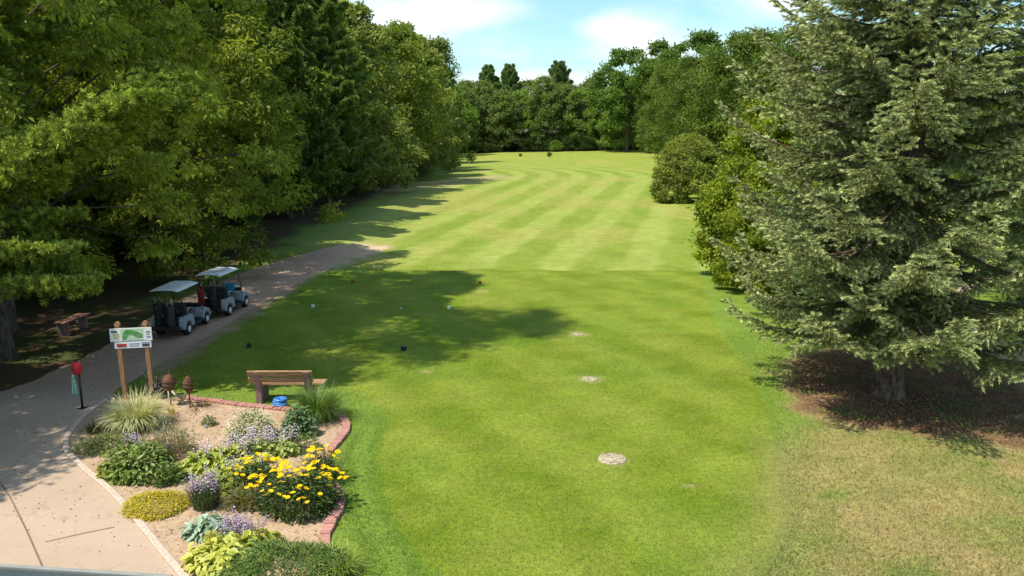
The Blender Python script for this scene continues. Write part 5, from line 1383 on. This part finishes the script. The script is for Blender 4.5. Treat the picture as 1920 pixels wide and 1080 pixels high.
golf_bag('black golf bag with tall chrome clubs on the back of the farther cart', c2x+.14, c2y-.50, M['black'], .1, seed=5, h=.95)
def draped(name, label, mat, c, w, h, seed):
    bm = bmesh.new(); n1, n2 = 10, 12; g = []; rnd = random.Random(seed)
    for j in range(n2):
        v = j/(n2-1)*2-1; row = []
        for i in range(n1):
            u = i/(n1-1)-.5
            row.append(bm.verts.new((c[0]+u*w+.01*math.sin(v*5), c[1]+v*.09+.02*math.sin(u*12)*abs(v), c[2]-abs(v)**1.6*h*(1 if v < 0 else .6)+.02)))
        g.append(row)
    for j in range(n2-1):
        for i in range(n1-1): f = bm.faces.new((g[j][i], g[j][i+1], g[j+1][i+1], g[j+1][i])); f.smooth = True
    me = bpy.data.meshes.new(name); bm.to_mesh(me); bm.free(); me.materials.append(mat)
    o = obj(name, me); m = o.modifiers.new('solid', 'SOLIDIFY'); m.thickness = .015
    return tag(o, label, 'jacket' if 'jacket' in name else 'towel')
draped('draped_jacket', 'teal jacket draped over the seat of the farther cart', M['teal'], (c2x+.27, c2y+.66, .98), .30, .42, 1)
draped('white_towel', 'white towel hanging over the front of the farther cart', M['white'], (c2x+.36, c2y+1.10, .80), .17, .24, 2)

# ------------------------------------------------------------------ short turf blades over the near lawn (nobody could count them)
def turf():
    rng = np.random.default_rng(77); n = 260000
    y = 9.5+14.5*rng.uniform(0, 1, n)**1.35; x = rng.uniform(-1, 1, n)*(y*.66+1.0)+.3
    bw = np.array(bedw); pz = np.array(plaza)
    sd = sdist(bw, x, y); sp = sdist(pz, x, y); ok = (sd < -.09) & (sp < -.12) & (x > -9.5)
    for p_, r_ in ((P(1148, 861), .28), (P(1106, 711), .2)): ok &= np.hypot(x-p_[0], y-p_[1]) > r_
    x, y = x[ok], y[ok]; n = len(x)
    teein = sdist(tee, x, y) > -.05; dz = sdist(dryzone, x, y) > -.5
    h = np.where(teein, rng.uniform(.012, .026, n), np.where(dz, rng.uniform(.03, .07, n), rng.uniform(.02, .045, n)))
    c = ground_colour(x, y)*rng.uniform(.6, 1.5, (n, 1)); straw = rng.uniform(0, 1, n) < np.where(dz, .22, .05)
    c[straw] = np.array([.34, .29, .13])*rng.uniform(.7, 1.1, (straw.sum(), 1))
    a = rng.uniform(0, 2*PI, n); w = rng.uniform(.007, .014, n); d = np.stack([np.cos(a), np.sin(a), np.zeros(n)], -1)
    ln = np.stack([rng.normal(size=n), rng.normal(size=n), np.zeros(n)], -1)*(h*.7)[:, None]
    z = hgt(x, y); b = np.stack([x, y, z], -1); tp = b+ln+np.stack([np.zeros(n), np.zeros(n), h], -1)
    V = np.stack([b-d*w[:, None]*.5, b+d*w[:, None]*.5, tp], 1).reshape(-1, 3)
    return fast_mesh('turf_grass', V, np.arange(n*3).reshape(n, 3), M['plant'], np.repeat(c, 3, axis=0))
tag(obj('turf_grass', turf()), 'short mown grass blades over the near lawn', 'grass', kind='stuff')
